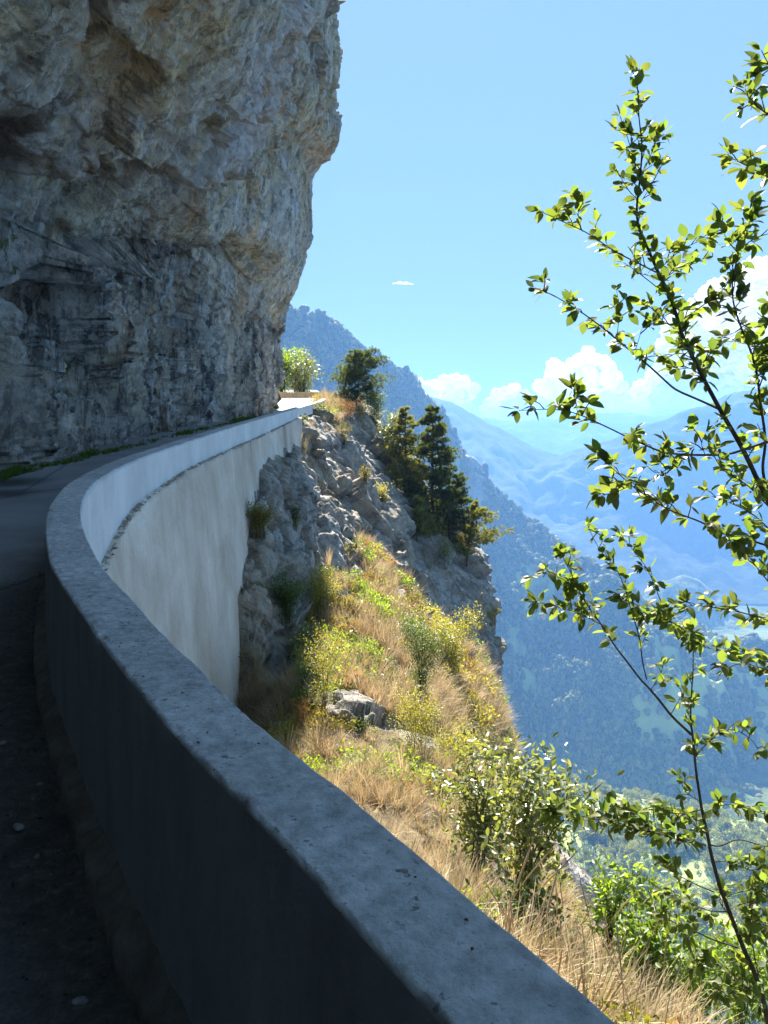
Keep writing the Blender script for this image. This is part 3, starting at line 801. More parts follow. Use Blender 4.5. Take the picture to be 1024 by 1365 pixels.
# drip flutes on the hanging face
drip = fbm(p * np.array([1.6, 1.9, 0.38]), 4, 209, 0.55, True) - 0.6
pdisp = p + nn * d[:, None]
pu, pvv = in_view(np.where(pdisp[:, 1:2] < 8, np.array([0, -5.0, 0]), pdisp))
def cliff_pt(u, v):
    k = np.where((np.hypot(pu - u, pvv - v) < 7) & (p[:, 1] > 8))[0]
    return p[k[np.argmin(p[k, 1])]] if len(k) else at(u, v, 30)
fc = cliff_pt(352, 115)
flow = np.exp(-(((p[:, 1] - fc[1]) / 2.6) ** 4 + ((p[:, 2] - fc[2] - 0.3) / 3.3) ** 4)) * sstep(-0.45, -0.05, fbm(p * np.array([0.8, 0.8, 0.22]), 4, 211))
fc2 = cliff_pt(398, 285)
flow2 = np.exp(-(((p[:, 1] - fc2[1]) / 2.0) ** 2 + ((p[:, 2] - fc2[2]) / 1.7) ** 2)) * sstep(-0.2, 0.2, fbm(p * np.array([0.8, 0.8, 0.25]), 4, 212))
d = d + upper * (0.10 + 0.22 * np.clip(flow, 0, 1)) * drip
# the deep gash behind the first bulge, at the left
cv = cliff_pt(30, 222)
gash = np.exp(-(((p[:, 1] - cv[1]) / 0.9) ** 2 + ((p[:, 2] - cv[2]) / 0.55) ** 2))
gl = np.exp(-((hh - 5.6 - 0.6 * fbm(p / 2.5, 3, 213)) / 0.5) ** 2) * sstep(30, 14, p[:, 1])
d = d - 1.5 * gash - 0.5 * gl
edge = 1 - 0.75 * sstep(47, 48.6, p[:, 1])
Gd = (p + nn * (d * edge)[:, None]).reshape(G.shape)
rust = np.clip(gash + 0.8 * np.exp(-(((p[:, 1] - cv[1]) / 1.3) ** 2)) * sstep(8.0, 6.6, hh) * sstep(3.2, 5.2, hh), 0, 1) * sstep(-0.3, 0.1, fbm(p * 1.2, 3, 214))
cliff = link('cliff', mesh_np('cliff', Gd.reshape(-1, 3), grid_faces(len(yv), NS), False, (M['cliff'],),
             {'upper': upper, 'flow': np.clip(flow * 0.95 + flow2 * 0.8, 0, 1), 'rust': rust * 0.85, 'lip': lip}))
tag(cliff, kind='structure')
cliff_bvh = None

# ------------------------------------------------------------------ road
def road_mat():
    t = NT('asphalt')
    P = t.coord()
    n = t.noise(P, 0.8, 6, 0.6)
    f = t.noise(P, 60.0, 5, 0.7)
    c = t.mix(t.ramp(n, [(0.35, 0.0), (0.65, 1.0)]), (0.19, 0.193, 0.20), (0.26, 0.263, 0.27))
    c = t.mix(t.attr('grit_shade'), c, t.ramp(t.noise(P, 14.0, 8, 0.75), [(0.3, (0.035, 0.032, 0.030)), (0.55, (0.085, 0.078, 0.072)), (0.72, (0.17, 0.16, 0.15))]))
    wet = t.attr('wet')
    c = t.mix(t.math('MULTIPLY', wet, 0.85), c, (0.012, 0.013, 0.016))
    seam = t.voro(t.coord((1, 0.35, 1)), 0.32, 'DISTANCE_TO_EDGE')
    c = t.mix(t.math('MULTIPLY', t.ramp(seam, [(0.0, 1.0), (0.012, 0.0)]), 0.7), c, (0.03, 0.03, 0.032))
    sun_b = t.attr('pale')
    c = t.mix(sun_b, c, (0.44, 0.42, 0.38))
    c = t.mix(1.0, c, t.ramp(f, [(0.3, 0.7), (0.7, 1.25)]), 'MULTIPLY')
    r = t.math('SUBTRACT', 0.84, t.math('MULTIPLY', wet, 0.08))
    nb = t.bump(f, 0.004, 0.8)
    nb = t.bump(t.math('MULTIPLY', t.noise(P, 16.0, 6, 0.75), t.attr('grit_shade')), 0.03, 1.0, nb)
    return t.done(t.principled(c, r, nb, 0.4))
M['road'] = road_mat()
ry = np.concatenate([np.linspace(-12, 9, 260), np.linspace(9, 48, 200)[1:], np.linspace(48, 66, 60)[1:]])
rxw = np.where(ry < 43, wall_x(np.clip(ry, -5, 43)) - 0.12, np.interp(ry, [43, 54.2, 66], [-3.25, -4.0, -6.0]))
lo = np.interp(ry, [-12, 0, 16, 47, 50, 54, 66], [-4.0, -9, -9.5, -9, -16, -34, -40])
tt = np.linspace(0, 1, 150) ** 0.8
Gr = np.stack([lo[:, None] + (rxw - lo)[:, None] * tt[None], np.repeat(ry[:, None], 150, 1), np.repeat(road_z(ry)[:, None], 150, 1)], 2)
pr = Gr.reshape(-1, 3)
dw = (rxw[:, None] - Gr[:, :, 0]).ravel()
nz = fbm(pr * 1.1, 4, 221)
grit_shade = np.clip(sstep(1.25, 0.35, dw + 0.5 * nz) * sstep(13, 4.0, pr[:, 1] + 0.6 * nz), 0, 1)
grit_shade = np.maximum(grit_shade, sstep(0.45, 0.1, dw + 0.2 * nz) * 0.8)
grit_shade = np.maximum(grit_shade, 0.9 * sstep(11.0, 2.5, pr[:, 1] + 0.5 * nz) ** 1.3)  # whole near road: gravel tone plus shade put into the colour
def blot(u, v, ru, rv):
    # a damp patch where the road meets this sight line
    dd = ray(u, v); y = 5.0
    for _ in range(30): y = (road_z(y) - 1.6) / dd[2] * dd[1]
    x = dd[0] / dd[1] * y
    return np.exp(-(((pr[:, 0] - x + 0.25 * nz) / ru) ** 2 + ((pr[:, 1] - y + 0.2 * nz) / rv) ** 2) ** 2)
wet = np.clip(blot(8, 643, 0.75, 0.75) + blot(5, 658, 0.6, 0.55) + 0.8 * blot(62, 631, 0.25, 0.35) + 0.7 * blot(100, 622, 0.22, 0.3) + 0.6 * blot(60, 624, 0.3, 0.3), 0, 1)
pale = sstep(39, 44, pr[:, 1] + 0.4 * nz)  # sunlit far stretch: sunlight put into the colour as a paler tone
crown = 0.012 * nz + 0.018 * grit_shade * fbm(pr * 3.5, 4, 222)
Gr[:, :, 2] += (crown * sstep(0.05, 0.3, dw)).reshape(Gr.shape[:2])
road = link('road', mesh_np('road', Gr.reshape(-1, 3), grid_faces(*Gr.shape[:2]), True, (M['road'],), {'grit_shade': grit_shade, 'wet': wet, 'pale': pale * 0.9}))
tag(road, kind='structure')

# ------------------------------------------------------------------ parapet wall
S0, S1 = 0.05, _d[-1] - 0.02
ss = [S0]
while ss[-1] < S1:
    y = np.interp(ss[-1], _d, OUTER[:, 1]); ss.append(ss[-1] + 0.016 + 0.006 * max(0, y))
ss = np.array(ss); ss[-1] = S1
PO = path_at(ss); PN = path_normal(ss); PZ = road_z(PO[:, 1])
ledge_z = np.interp(PO[:, 1], [-6, 6, 8, 9.6, 10.9, 13.6, 21.5, 31, 44], [-0.5, -0.3, 0.0, 0.38, 0.59, 0.87, 1.34, 2.0, 2.7])
TH = 0.24

def sweep(sec, name, mat, disp=None, smooth=True, attrs=None):
    """sec: (offset from outer face, z) arrays per station, shape (n, k, 2)"""
    V = np.empty((len(ss), sec.shape[1], 3))
    V[:, :, :2] = PO[:, None] + PN[:, None] * sec[:, :, 0:1]
    V[:, :, 2] = sec[:, :, 1]
    if disp is not None: V = disp(V)
    return mesh_np(name, V.reshape(-1, 3), grid_faces(len(ss), sec.shape[1]), smooth, (mat,), attrs)

top = 0.825 + PZ
def line2(a, b, n): return [(a[0] + (b[0] - a[0]) * t, a[1] + (b[1] - a[1]) * t) for t in np.linspace(0, 1, n)]
base = np.array(line2((-TH - 0.03, -0.75), (-TH - 0.0045, -0.016), 25) + [(-TH - 0.0043, -0.011)] + line2((-TH - 0.004, -0.006), (-TH + 0.004, 0), 3)[:-1]
                + line2((-TH + 0.004, 0), (-0.06, 0.0), 24)[:-1] + line2((-0.06, 0), (-0.005, 0.0), 12)[:-1] + line2((-0.005, 0), (0, -0.005), 3)[:-1] + line2((0, -0.005), (0.0, -1.0), 14))
sec = np.repeat(base[None], len(ss), 0).copy()
low = sec[:, :, 0] > -0.001
zt = sec[:, :, 1].copy()
out_depth = top - ledge_z + 0.05
TK = np.interp(PO[:, 1], [1.5, 4.5], [0.19, 0.255]) / TH
sec[:, :, 0] = sec[:, :, 0] * TK[:, None]
sec[:, :, 1] = np.where(low, top[:, None] + zt * out_depth[:, None], top[:, None] + zt)
# make corners chip, the faces undulate
def wall_disp(V):
    p = V.reshape(-1, 3)
    k = V.shape[1]
    zz = np.repeat(base[None], len(ss), 0).reshape(-1, 2)
    rel = p[:, 2] - np.repeat(top, k)
    off = zz[:, 0]
    n1 = fbm(p * np.array([9, 9, 9]), 4, 231)
    n2 = fbm(p * np.array([26, 26, 26]), 3, 232)
    nb = fbm(p * 2.2, 3, 233)
    off = off.copy(); e_in = np.exp(-(((off + TH) / 0.022) ** 2 + (rel / 0.03) ** 2))
    e_out = np.exp(-((off / 0.03) ** 2 + (rel / 0.03) ** 2))
    chip = np.clip(n1 * 1.3 + 0.3 * nb - 0.32, 0, 1) * 0.018 + np.clip(n2, 0, 1) * 0.008
    nrm = np.repeat(PN, k, 0)
    topm = (np.abs(rel) < 0.014)
    d = np.zeros_like(p)
    d[:, 2] -= (e_in * 1.0 + e_out * 0.06) * chip
    d[:, :2] += nrm * ((e_in - 0.06 * e_out) * chip * 0.8)[:, None]
    d[:, 2] += topm * (0.0035 * n1 + 0.002 * n2 + 0.006 * nb - 0.003 * np.clip(n1 * 1.2 - 0.55, 0, 1))
    side = (rel < -0.02)
    d[:, :2] += nrm * (side * (0.003 * n1 + 0.004 * nb))[:, None]
    return (p + d).reshape(V.shape)
parapet = thing('parapet_wall', 'long curved grey concrete parapet sweeping from the foreground up beside the road', 'wall', tuple(np.r_[path_at([3.0])[0], 0]))
def child(name, me, parent, **kw):
    o = link(name, me, parent); o.matrix_parent_inverse = parent.matrix_basis.inverted(); tag(o, **kw); return o
bpy.context.view_layer.update()
child('wall_body', sweep(sec, 'wall_body', M['parapet'], wall_disp, True, {'inner_shade': np.tile(((base[:, 0] < -TH + 0.004) & (base[:, 1] < -0.013)).astype(float), len(ss)),
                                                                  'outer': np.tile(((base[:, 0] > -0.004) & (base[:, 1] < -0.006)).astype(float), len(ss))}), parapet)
fb = np.array(line2((-TH - 0.115, -0.08), (-TH - 0.105, 0.07), 4)[:-1] + line2((-TH - 0.105, 0.07), (-TH - 0.02, 0.115), 4)[:-1] + [(-TH - 0.02, 0.115), (-TH + 0.03, 0.13)])
fsec = np.repeat(fb[None], len(ss), 0).copy(); fsec[:, :, 1] += PZ[:, None]; fsec[:, :, 0] += (TH * (1 - TK))[:, None]
def foot_disp(V):
    p = V.reshape(-1, 3); n1 = fbm(p * 7, 4, 235); nrm = np.repeat(PN, V.shape[1], 0)
    p = p.copy(); p[:, :2] -= nrm * (0.02 * n1)[:, None]; p[:, 2] += 0.015 * n1; return p.reshape(V.shape)
M['footing'] = concrete_mat('footing_concrete', (0.11, 0.095, 0.085), (0.17, 0.15, 0.135), 0.4, 2.0, True, (0.09, 0.06, 0.045), 0.012)
child('footing', sweep(fsec, 'footing', M['footing'], foot_disp), parapet)
# end cap of the parapet
ec = sec[-1]; ev_ = np.c_[PO[-1][None] + PN[-1][None] * ec[:, 0:1], ec[:, 1]]
child('wall_end', mesh_np('wall_end', np.r_[ev_, ev_ + np.array([0, 0.05, 0])], [tuple(range(len(ev_))), tuple(range(2 * len(ev_) - 1, len(ev_) - 1, -1))] + [(i, i + len(ev_), i + len(ev_) + 1, i + 1) for i in range(len(ev_) - 1)], False, (M['parapet'],)), parapet)

# ------------------------------------------------------------------ retaining wall below it
rw = thing('retaining_wall', 'tall stained concrete retaining wall below the curved parapet', 'wall', (-3.4, 15, 0))
bpy.context.view_layer.update()
def panel(y0, y1, off, zbot):
    m = (PO[:, 1] >= y0) & (PO[:, 1] <= y1)
    q, n_, lz = PO[m], PN[m], ledge_z[m]
    rows = np.linspace(0, 1, 60)
    Z = lz[:, None] * (1 - rows) + zbot * rows
    O = off + 0.06 * (lz[:, None] - Z)
    V = np.empty((m.sum(), 60, 3)); V[:, :, :2] = q[:, None] + n_[:, None] * O[:, :, None]; V[:, :, 2] = Z
    p = V.reshape(-1, 3)
    dd = 0.018 * fbm(p * np.array([1, 1, 0.7]), 4, 241) + 0.006 * fbm(p * 6, 3, 242)
    chipt = np.clip(fbm(p * np.array([2.2, 2.2, 1.4]), 4, 243) - 0.1, 0, 1) * np.exp(-((np.repeat(lz, 60) - p[:, 2]) / 0.22)) * 0.16
    V[:, :, :2] += np.repeat(n_, 60, 0).reshape(-1, 60, 2) * (dd - chipt).reshape(-1, 60)[:, :, None]
    # close the top and the ends back into the hill
    T = V[:, :1].copy(); T[:, 0, :2] = q - n_ * 0.15; T[:, 0, 2] += 0.01
    V = np.concatenate([T, V], 1)
    E0, E1 = V[:1].copy(), V[-1:].copy(); E0[:, :, :2] -= n_[0] * 0.3; E1[:, :, :2] -= n_[-1] * 0.3
    V = np.concatenate([E0, V, E1], 0)
    return mesh_np('concrete_panel', V.reshape(-1, 3), grid_faces(*V.shape[:2]), True, (M['retain'],))
child('concrete_panel', panel(1.5, 19.96, 0.085, -7.2), rw, label='pale stained curved panel of the retaining wall')
child('concrete_panel', panel(20.0, 26.3, 0.06, -4.5), rw, label='greyer straight panel past the vertical joint')
child('concrete_panel', panel(26.33, 31.6, 0.10, -2.0), rw, label='short end panel of the retaining wall against the rock')
# ragged mortar and grit lying along the ledge
mb_p, mb_s = [], []
for y in np.arange(5.5, 30.5, 0.009):
    m_ = 0.6 + 1.2 * math.sin(y * 2.1 + math.sin(y * 5.3)) * 0.4
    if RNG.random() > m_: continue
    x = wall_x(y) + 0.01 + RNG.random() * 0.09
    lz = np.interp(y, [6, 8, 9.6, 10.9, 13.6, 21.5, 31], [-0.3, 0.0, 0.38, 0.59, 0.87, 1.34, 2.0])
    mb_p.append((x, y, lz + 0.002)); mb_s.append(0.008 + 0.05 * RNG.random() ** 3)
LUMP = np.array([(1, 0, 0), (-1, 0.1, 0), (0.1, 1, 0), (0, -1, 0.1), (0.15, 0.1, 0.75), (0, 0, -0.7)], float)
LUMP_F = np.array([(0, 2, 4), (2, 1, 4), (1, 3, 4), (3, 0, 4), (2, 0, 5), (1, 2, 5), (3, 1, 5), (0, 3, 5)])
def lumps(P, S, flat=0.7):
    n = len(P); x, y, z = frames(rand_dirs(n) * np.array([1, 1, 0.2]), np.repeat([[0, 0, 1.0]], n, 0) + 0.3 * rand_dirs(n))
    return stamp(LUMP * np.array([1, 0.75, flat]), LUMP_F, np.array(P), x, y, z, np.array(S))
v, f = lumps(mb_p, mb_s, 0.4)
child('ledge_rubble', mesh_np('ledge_rubble', v, f, False, (M['rubble'],)), rw, kind='stuff')

# low wall where the road turns away
ew = thing('low_tan_wall', 'short low tan wall across the far bend of the road under the roadside trees', 'wall', (-6.5, 54.6, float(road_z(54.6))))
bpy.context.view_layer.update()
mb = MB()
xs = np.linspace(-14, -4.25, 60)
prof = [(-0.13, -0.5), (-0.13, 0.36), (-0.10, 0.39), (0.10, 0.39), (0.13, 0.36), (0.13, -2.0)]
zr = float(road_z(54.5))
W = np.array([[(x, 54.6 + a + 0.015 * math.sin(x * 3.1) - 0.03 * (x + 4.25), zr + b + (0.012 * math.sin(x * 2.3) if b > 0 else 0)) for a, b in prof] for x in xs])
child('wall_body', mesh_np('wall_body', W.reshape(-1, 3), grid_faces(60, 6, True), False, (M['tan_wall'],)), ew)
import bmesh
def box_mesh(name, c, s, mat, bev=0.01, rz=0.0):
    bm = bmesh.new(); bmesh.ops.create_cube(bm, size=1.0)
    for v in bm.verts: v.co = Vector((v.co.x * s[0], v.co.y * s[1], v.co.z * s[2]))
    bmesh.ops.bevel(bm, geom=bm.edges[:], offset=bev, segments=2, affect='EDGES')
    bmesh.ops.rotate(bm, verts=bm.verts, cent=(0, 0, 0), matrix=Matrix.Rotation(rz, 3, 'Z'))
    bmesh.ops.translate(bm, verts=bm.verts, vec=Vector(c))
    me = bpy.data.meshes.new(name); bm.to_mesh(me); bm.free(); me.materials.append(mat); return me
child('end_pier', box_mesh('end_pier', (-4.08, 54.35, zr + 0.06), (0.30, 0.75, 0.70), M['parapet'], 0.02), ew)

# ------------------------------------------------------------------ rocky hillside under the road
HS = {
    -9: [(3.5, -0.2), (5, -0.6), (6.5, -1.6), (9, -3.5), (12, -7), (16, -14)],
    -2: [(1.6, -0.3), (2.6, -0.6), (4, -1.6), (6, -3.5), (9, -7), (14, -14)],
    1: [(0.1, -0.3), (0.9, -0.35), (1.9, -0.9), (3.3, -2.3), (6, -5.5), (12, -13)],
    3: [(-1.0, -0.3), (0.0, -0.40), (0.9, -0.86), (2.2, -2.0), (5, -5.2), (12, -14)],
    5: [(-2.0, -1.6), (-0.5, -1.5), (1.0, -2.05), (2.5, -3.4), (5, -6.6), (12, -15)],
    8: [(-3.2, -3.4), (-1.2, -2.75), (0.9, -3.35), (2.5, -4.8), (5, -8.2), (11, -18)],
    12: [(-3.7, -5.0), (-1.9, -3.7), (-0.4, -3.55), (1.57, -4.45), (2.84, -5.9), (4.4, -9), (10, -22)],
    15.5: [(-3.7, -5.6), (-2.7, -4.9), (-1.6, -3.8), (-0.4, -3.6), (1.2, -4.7), (2.7, -6.7), (4.4, -10.5), (10, -25)],
    17.3: [(-3.8, -1.6), (-3.05, -2.2), (-2.55, -4.0), (-1.6, -3.8), (-0.4, -3.6), (1.2, -4.9), (2.6, -7.1), (4.2, -11), (10, -27)],
    20: [(-3.8, -0.1), (-3.25, -0.35), (-2.75, -1.8), (-2.2, -3.3), (-1.2, -3.4), (-0.4, -3.5), (1.2, -5.0), (2.6, -7.3), (4.2, -11.5), (10, -28)],
    23: [(-3.8, 0.55), (-3.2, 0.45), (-2.8, -0.7), (-2.1, -2.0), (-1.3, -2.8), (-0.4, -3.5), (1.2, -4.9), (2.8, -6.3), (3.9, -8.8), (4.5, -13), (9, -28)],
    26: [(-3.8, 0.75), (-3.1, 0.65), (-2.5, -0.1), (-1.8, -1.3), (-1.1, -2.4), (0.0, -3.9), (1.6, -5.3), (3.2, -6.7), (4.4, -9.8), (5.0, -14), (9, -28)],
    30: [(-3.8, 0.9), (-3.15, 0.55), (-2.4, -0.2), (-1.4, -1.9), (-0.4, -3.2), (0.9, -4.8), (2.5, -6.3), (4.1, -8.0), (5.0, -12.5), (9, -28)],
    31.5: [(-3.8, 1.95), (-3.1, 1.6), (-2.4, 0.6), (-1.5, -1.1), (-0.3, -2.9), (1.0, -4.8), (2.6, -7.0), (3.9, -10.2), (5, -15), (9, -28)],
    34: [(-3.8, 2.2), (-3.0, 2.0), (-2.2, 1.3), (-1.2, -0.5), (0.2, -2.6), (1.6, -4.9), (3.1, -7.2), (4.4, -11), (5.4, -17), (9, -29)],
    37: [(-3.8, 2.3), (-2.9, 2.15), (-2.0, 1.6), (-0.9, 0.1), (0.6, -2.1), (2.3, -4.1), (4.0, -5.6), (5.2, -7.0), (5.5, -12), (6.5, -20), (9, -30)],
    40: [(-3.8, 2.4), (-3.0, 2.45), (-1.9, 2.1), (-0.7, 0.9), (0.8, -1.2), (2.6, -3.2), (4.4, -4.6), (5.55, -6.3), (5.9, -11), (6.6, -19), (9, -31)],
    44: [(-3.9, 2.75), (-3.0, 2.95), (-1.7, 2.75), (-0.5, 1.9), (0.9, 0.2), (2.7, -2.4), (4.5, -4.4), (5.6, -6.6), (6.0, -12), (7, -20), (10, -32)],
    48: [(-4.2, 3.1), (-3.2, 3.3), (-1.7, 3.1), (-0.5, 2.0), (0.8, 0), (2.4, -3.2), (4.2, -6.5), (5.4, -11), (7, -18), (12, -32)],
    54: [(-4.6, 3.45), (-3.6, 3.5), (-2.4, 2.7), (-1.2, 1.0), (0, -1.6), (1.6, -5), (4, -10), (7, -18), (12, -32)],
    66: [(-9, 3.6), (-7, 3.0), (-5, 1.5), (-3, -2), (-1, -6), (2, -12), (8, -24), (16, -38)],
    80: [(-26, 2), (-20, -1), (-14, -6), (-9, -12), (-4, -18), (3, -26), (12, -36), (24, -50)],
}
hk = sorted(HS); NV = 460; NT_ = 30
PR = []
for k in hk:
    c = cr(HS[k], 400)
    PR.append(resample(c, NV, np.linspace(0, 1, NV) ** 1.35))
PR = np.array(PR)
hy = np.concatenate([np.linspace(-9, 2, 40)[:-1], 2 + (46 - 2) * np.linspace(0, 1, 640) ** 1.1, np.linspace(46, 80, 60)[1:]])
HX = np.stack([np.interp(hy, hk, PR[:, j, 0]) for j in range(NV)], 1)
HZ = np.stack([np.interp(hy, hk, PR[:, j, 1]) for j in range(NV)], 1)
sm = smooth_rows(np.stack([HX, HZ], 2), 5)
HX, HZ = sm[:, :, 0], sm[:, :, 1]
HG = np.stack([HX, np.repeat(hy[:, None], NV, 1), HZ], 2)
HN = grid_normals(HG)
if HN[300, 140, 2] < 0: HN = -HN
p = HG.reshape(-1, 3); nn = HN.reshape(-1, 3)
x_, y_, z_ = p.T
nz = fbm(p / 1.8, 4, 251)
nl = fbm(p / 0.7, 3, 252)
rock = np.zeros(len(p))
rock = np.maximum(rock, sstep(16.0, 17.2, y_) * sstep(27, 24.5, y_) * sstep(-1.75, -2.2, x_ + 0.5 * nz))        # buttress at the wall
rock = np.maximum(rock, sstep(22, 24, y_) * sstep(31, 29, y_) * sstep(-0.7, -1.2, x_ + 0.6 * nz))               # slab lit from above
face = sstep(28.3, 31.0, y_ + 1.5 * nz - 0.9 * np.clip(x_ + 0.5, 0, 2.2))                                       # the promontory
topg = sstep(0.75, 0.92, np.abs(nn[:, 2]) + 0.16 * nz) * sstep(35, 39, y_)
rock = np.maximum(rock, face * (1 - 0.9 * topg))
rock = np.maximum(rock, 0.9 * np.exp(-(((x_ - 2.9) / 0.7) ** 2 + ((y_ - 9) / 2.6) ** 2)) * sstep(-0.4, 0.1, nz))
rock = np.maximum(rock, 0.9 * sstep(0.34, 0.55, nz + 0.3 * nl))
rock = np.clip(rock, 0, 1)
warp = np.stack([fbm(p / 3, 3, 400 + k) for k in range(3)], 1) * 0.5
fb_, _ = facets(p @ np.array([[0.85, 0.2, 0.5], [-0.2, 1, 0], [-0.5, 0.1, 0.85]]) + warp, 2.1, 254, (0.8, 0.8, 1.3), 1.2, 0.3)
fm_, _ = facets(p @ np.array([[0.78, 0.2, 0.62], [-0.2, 1, 0], [-0.62, 0.1, 0.78]]) + warp, 0.75, 255, (0.75, 0.8, 1.4), 1.25, 0.4)
fs_, _ = facets(p @ np.array([[0.78, 0.2, 0.62], [-0.2, 1, 0], [-0.62, 0.1, 0.78]]), 0.28, 256, (0.7, 0.8, 1.4), 1.2, 0.25)
near_amp = np.clip(0.45 + y_ / 45, 0.5, 1.15)
d = rock * near_amp * (0.46 * fb_ + (0.24 - 0.10 * sstep(29, 33, y_)) * fm_ + (0.065 - 0.025 * sstep(29, 33, y_)) * fs_ + 0.30 * fbm(p / 4, 3, 257))
d = d + (1 - rock) * (0.13 * nz + 0.05 * nl + 0.02 * fbm(p * 5, 3, 258))
# keep it off the road and the walls
guard = np.clip((np.arange(NV)[None] / 36.0) ** 1.5, 0, 1).repeat(len(hy), 0).ravel()
guard = np.where(y_ < 33, guard * (0.6 + 0.4 * sstep(-3.2, -2.3, x_)), np.clip(guard + 0.25, 0, 1))
guard = np.where((y_ > 16.6) & (y_ < 30.6), 1.0, guard)
d = d * guard
HGd = (p + nn * d[:, None]).reshape(HG.shape)
hill = link('rocky_hillside', mesh_np('rocky_hillside', HGd.reshape(-1, 3), grid_faces(len(hy), NV), False, (M['rock'],), {'soil': 1 - rock}))
tag(hill, kind='structure')
HP = HGd.reshape(-1, 3)
hill_bvh = BVHTree.FromPolygons([Vector(v) for v in HP], grid_faces(len(hy), NV).tolist())
# the drop that carries the hillside down to the woods below
edge = HGd[:, -1]
steps = [(0, 0), (6, -20), (16, -60), (45, -130), (110, -230), (220, -320)]
SK = np.stack([edge + np.array([a, 0.25 * a, 0]) * 1.0 + np.array([0, 0, b]) for a, b in steps], 1)
SK[:, 1:] += (3.0 * fbm(SK[:, 1:].reshape(-1, 3) / 12, 4, 261)).reshape(len(hy), -1, 1) * np.array([1, 0.3, 0.6])
sk = link('lower_cliff', mesh_np('lower_cliff', SK.reshape(-1, 3), grid_faces(len(hy), len(steps)), False, (M['rock'],), {'soil': np.full(SK.shape[0] * SK.shape[1], 0.4)}))
tag(sk, kind='structure')

def on_hill(u, v, fallback=None):
    d = Vector(ray(u, v)).normalized()
    h = hill_bvh.ray_cast(EYE, d)
    if h[0] is None:
        return None if fallback is None else Vector(at(u, v, fallback))
    return h[0]
def ground(x, y):
    h = hill_bvh.ray_cast(Vector((x, y, 40)), Vector((0, 0, -1)))
    return h[0].z if h[0] is not None else -3.0

# ------------------------------------------------------------------ plants: builders
def leaf_template(fold, curl, wid):
    xs = [0.0, 0.10, 0.32, 0.58, 0.82, 1.0]
    ws = [0.0, 0.0, 0.80, 1.0, 0.62, 0.0]
    V, idx = [], []
    for x, w in zip(xs, ws):
        zc = -curl * x * x
        if w == 0: V.append((x, 0, zc)); idx.append((len(V) - 1,))
        else:
            V += [(x, 0, zc), (x, wid * w, zc + fold * w * wid), (x, -wid * w, zc + fold * w * wid)]
            idx.append((len(V) - 3, len(V) - 2, len(V) - 1))
    T = []
    T += [(1, 2, 3), (1, 4, 2)]
    for k in (2, 3):
        a, b = idx[k], idx[k + 1]
        T += [(a[0], b[0], b[1]), (a[0], b[1], a[1]), (a[0], a[2], b[2]), (a[0], b[2], b[0])]
    a = idx[4]; e = idx[5][0]
    T += [(a[0], e, a[1]), (a[0], a[2], e)]
    sx = 0.012
    n = len(V)
    V += [(0, sx, 0.004), (0.10, sx, 0.004)]
    T += [(0, 1, n + 1), (0, n + 1, n)]
    return np.array(V, float), np.array(T)

LEAVES = [leaf_template(0.35, 0.10, 0.24), leaf_template(0.15, 0.28, 0.27), leaf_template(0.5, 0.05, 0.23), leaf_template(0.25, 0.45, 0.26), leaf_template(0.1, -0.12, 0.29)]

def local(root, o):
    o.matrix_parent_inverse = root.matrix_basis.inverted()

def spurs_on(P, f0, spacing, up=0.4, n_leaf=(4, 7), spur=(0.015, 0.06), lsize=(0.052, 0.085), droop=0.15, gap=0.25):
    """leaf attach points along a twig: position, direction, size; and the small spurs that carry them"""
    P = np.asarray(P); L = np.r_[0, np.cumsum(np.linalg.norm(np.diff(P, axis=0), axis=1))]
    out, sp = [], []
    s = L[-1] * f0
    side = 1
    while s < L[-1]:
        if RNG.random() > gap:
            p = np.array([np.interp(s, L, P[:, k]) for k in range(3)])
            i = min(len(P) - 2, max(0, np.searchsorted(L, s) - 1))
            t = P[i + 1] - P[i]; t = t / np.linalg.norm(t)
            sd = np.cross(t, [0, 0, 1.0]); sd /= max(1e-6, np.linalg.norm(sd))
            d = t * 0.55 + sd * side * (0.5 + 0.5 * RNG.random()) + np.array([0, 0, up]) + 0.45 * RNG.normal(size=3)
            d /= np.linalg.norm(d); side = -side
            l = RNG.uniform(*spur)
            e = p + d * l
            sp.append((p, e))
            for k in range(RNG.integers(n_leaf[0], n_leaf[1] + 1)):
                dd = d * 0.55 + rand_dirs(1)[0] * 0.9 + t * 0.25 + np.array([0, 0, -droop])
                out.append((p + d * l * (0.5 + 0.5 * RNG.random()), dd / np.linalg.norm(dd), RNG.uniform(*lsize)))
        s += spacing * 0.80 * (0.6 + 0.8 * RNG.random())
    p, t = P[-1], P[-1] - P[-2]; t = t / np.linalg.norm(t)
    for k in range(3):
        dd = t + rand_dirs(1)[0] * 0.7
        out.append((p, dd / np.linalg.norm(dd), RNG.uniform(*lsize) * 0.85))
    return out, sp

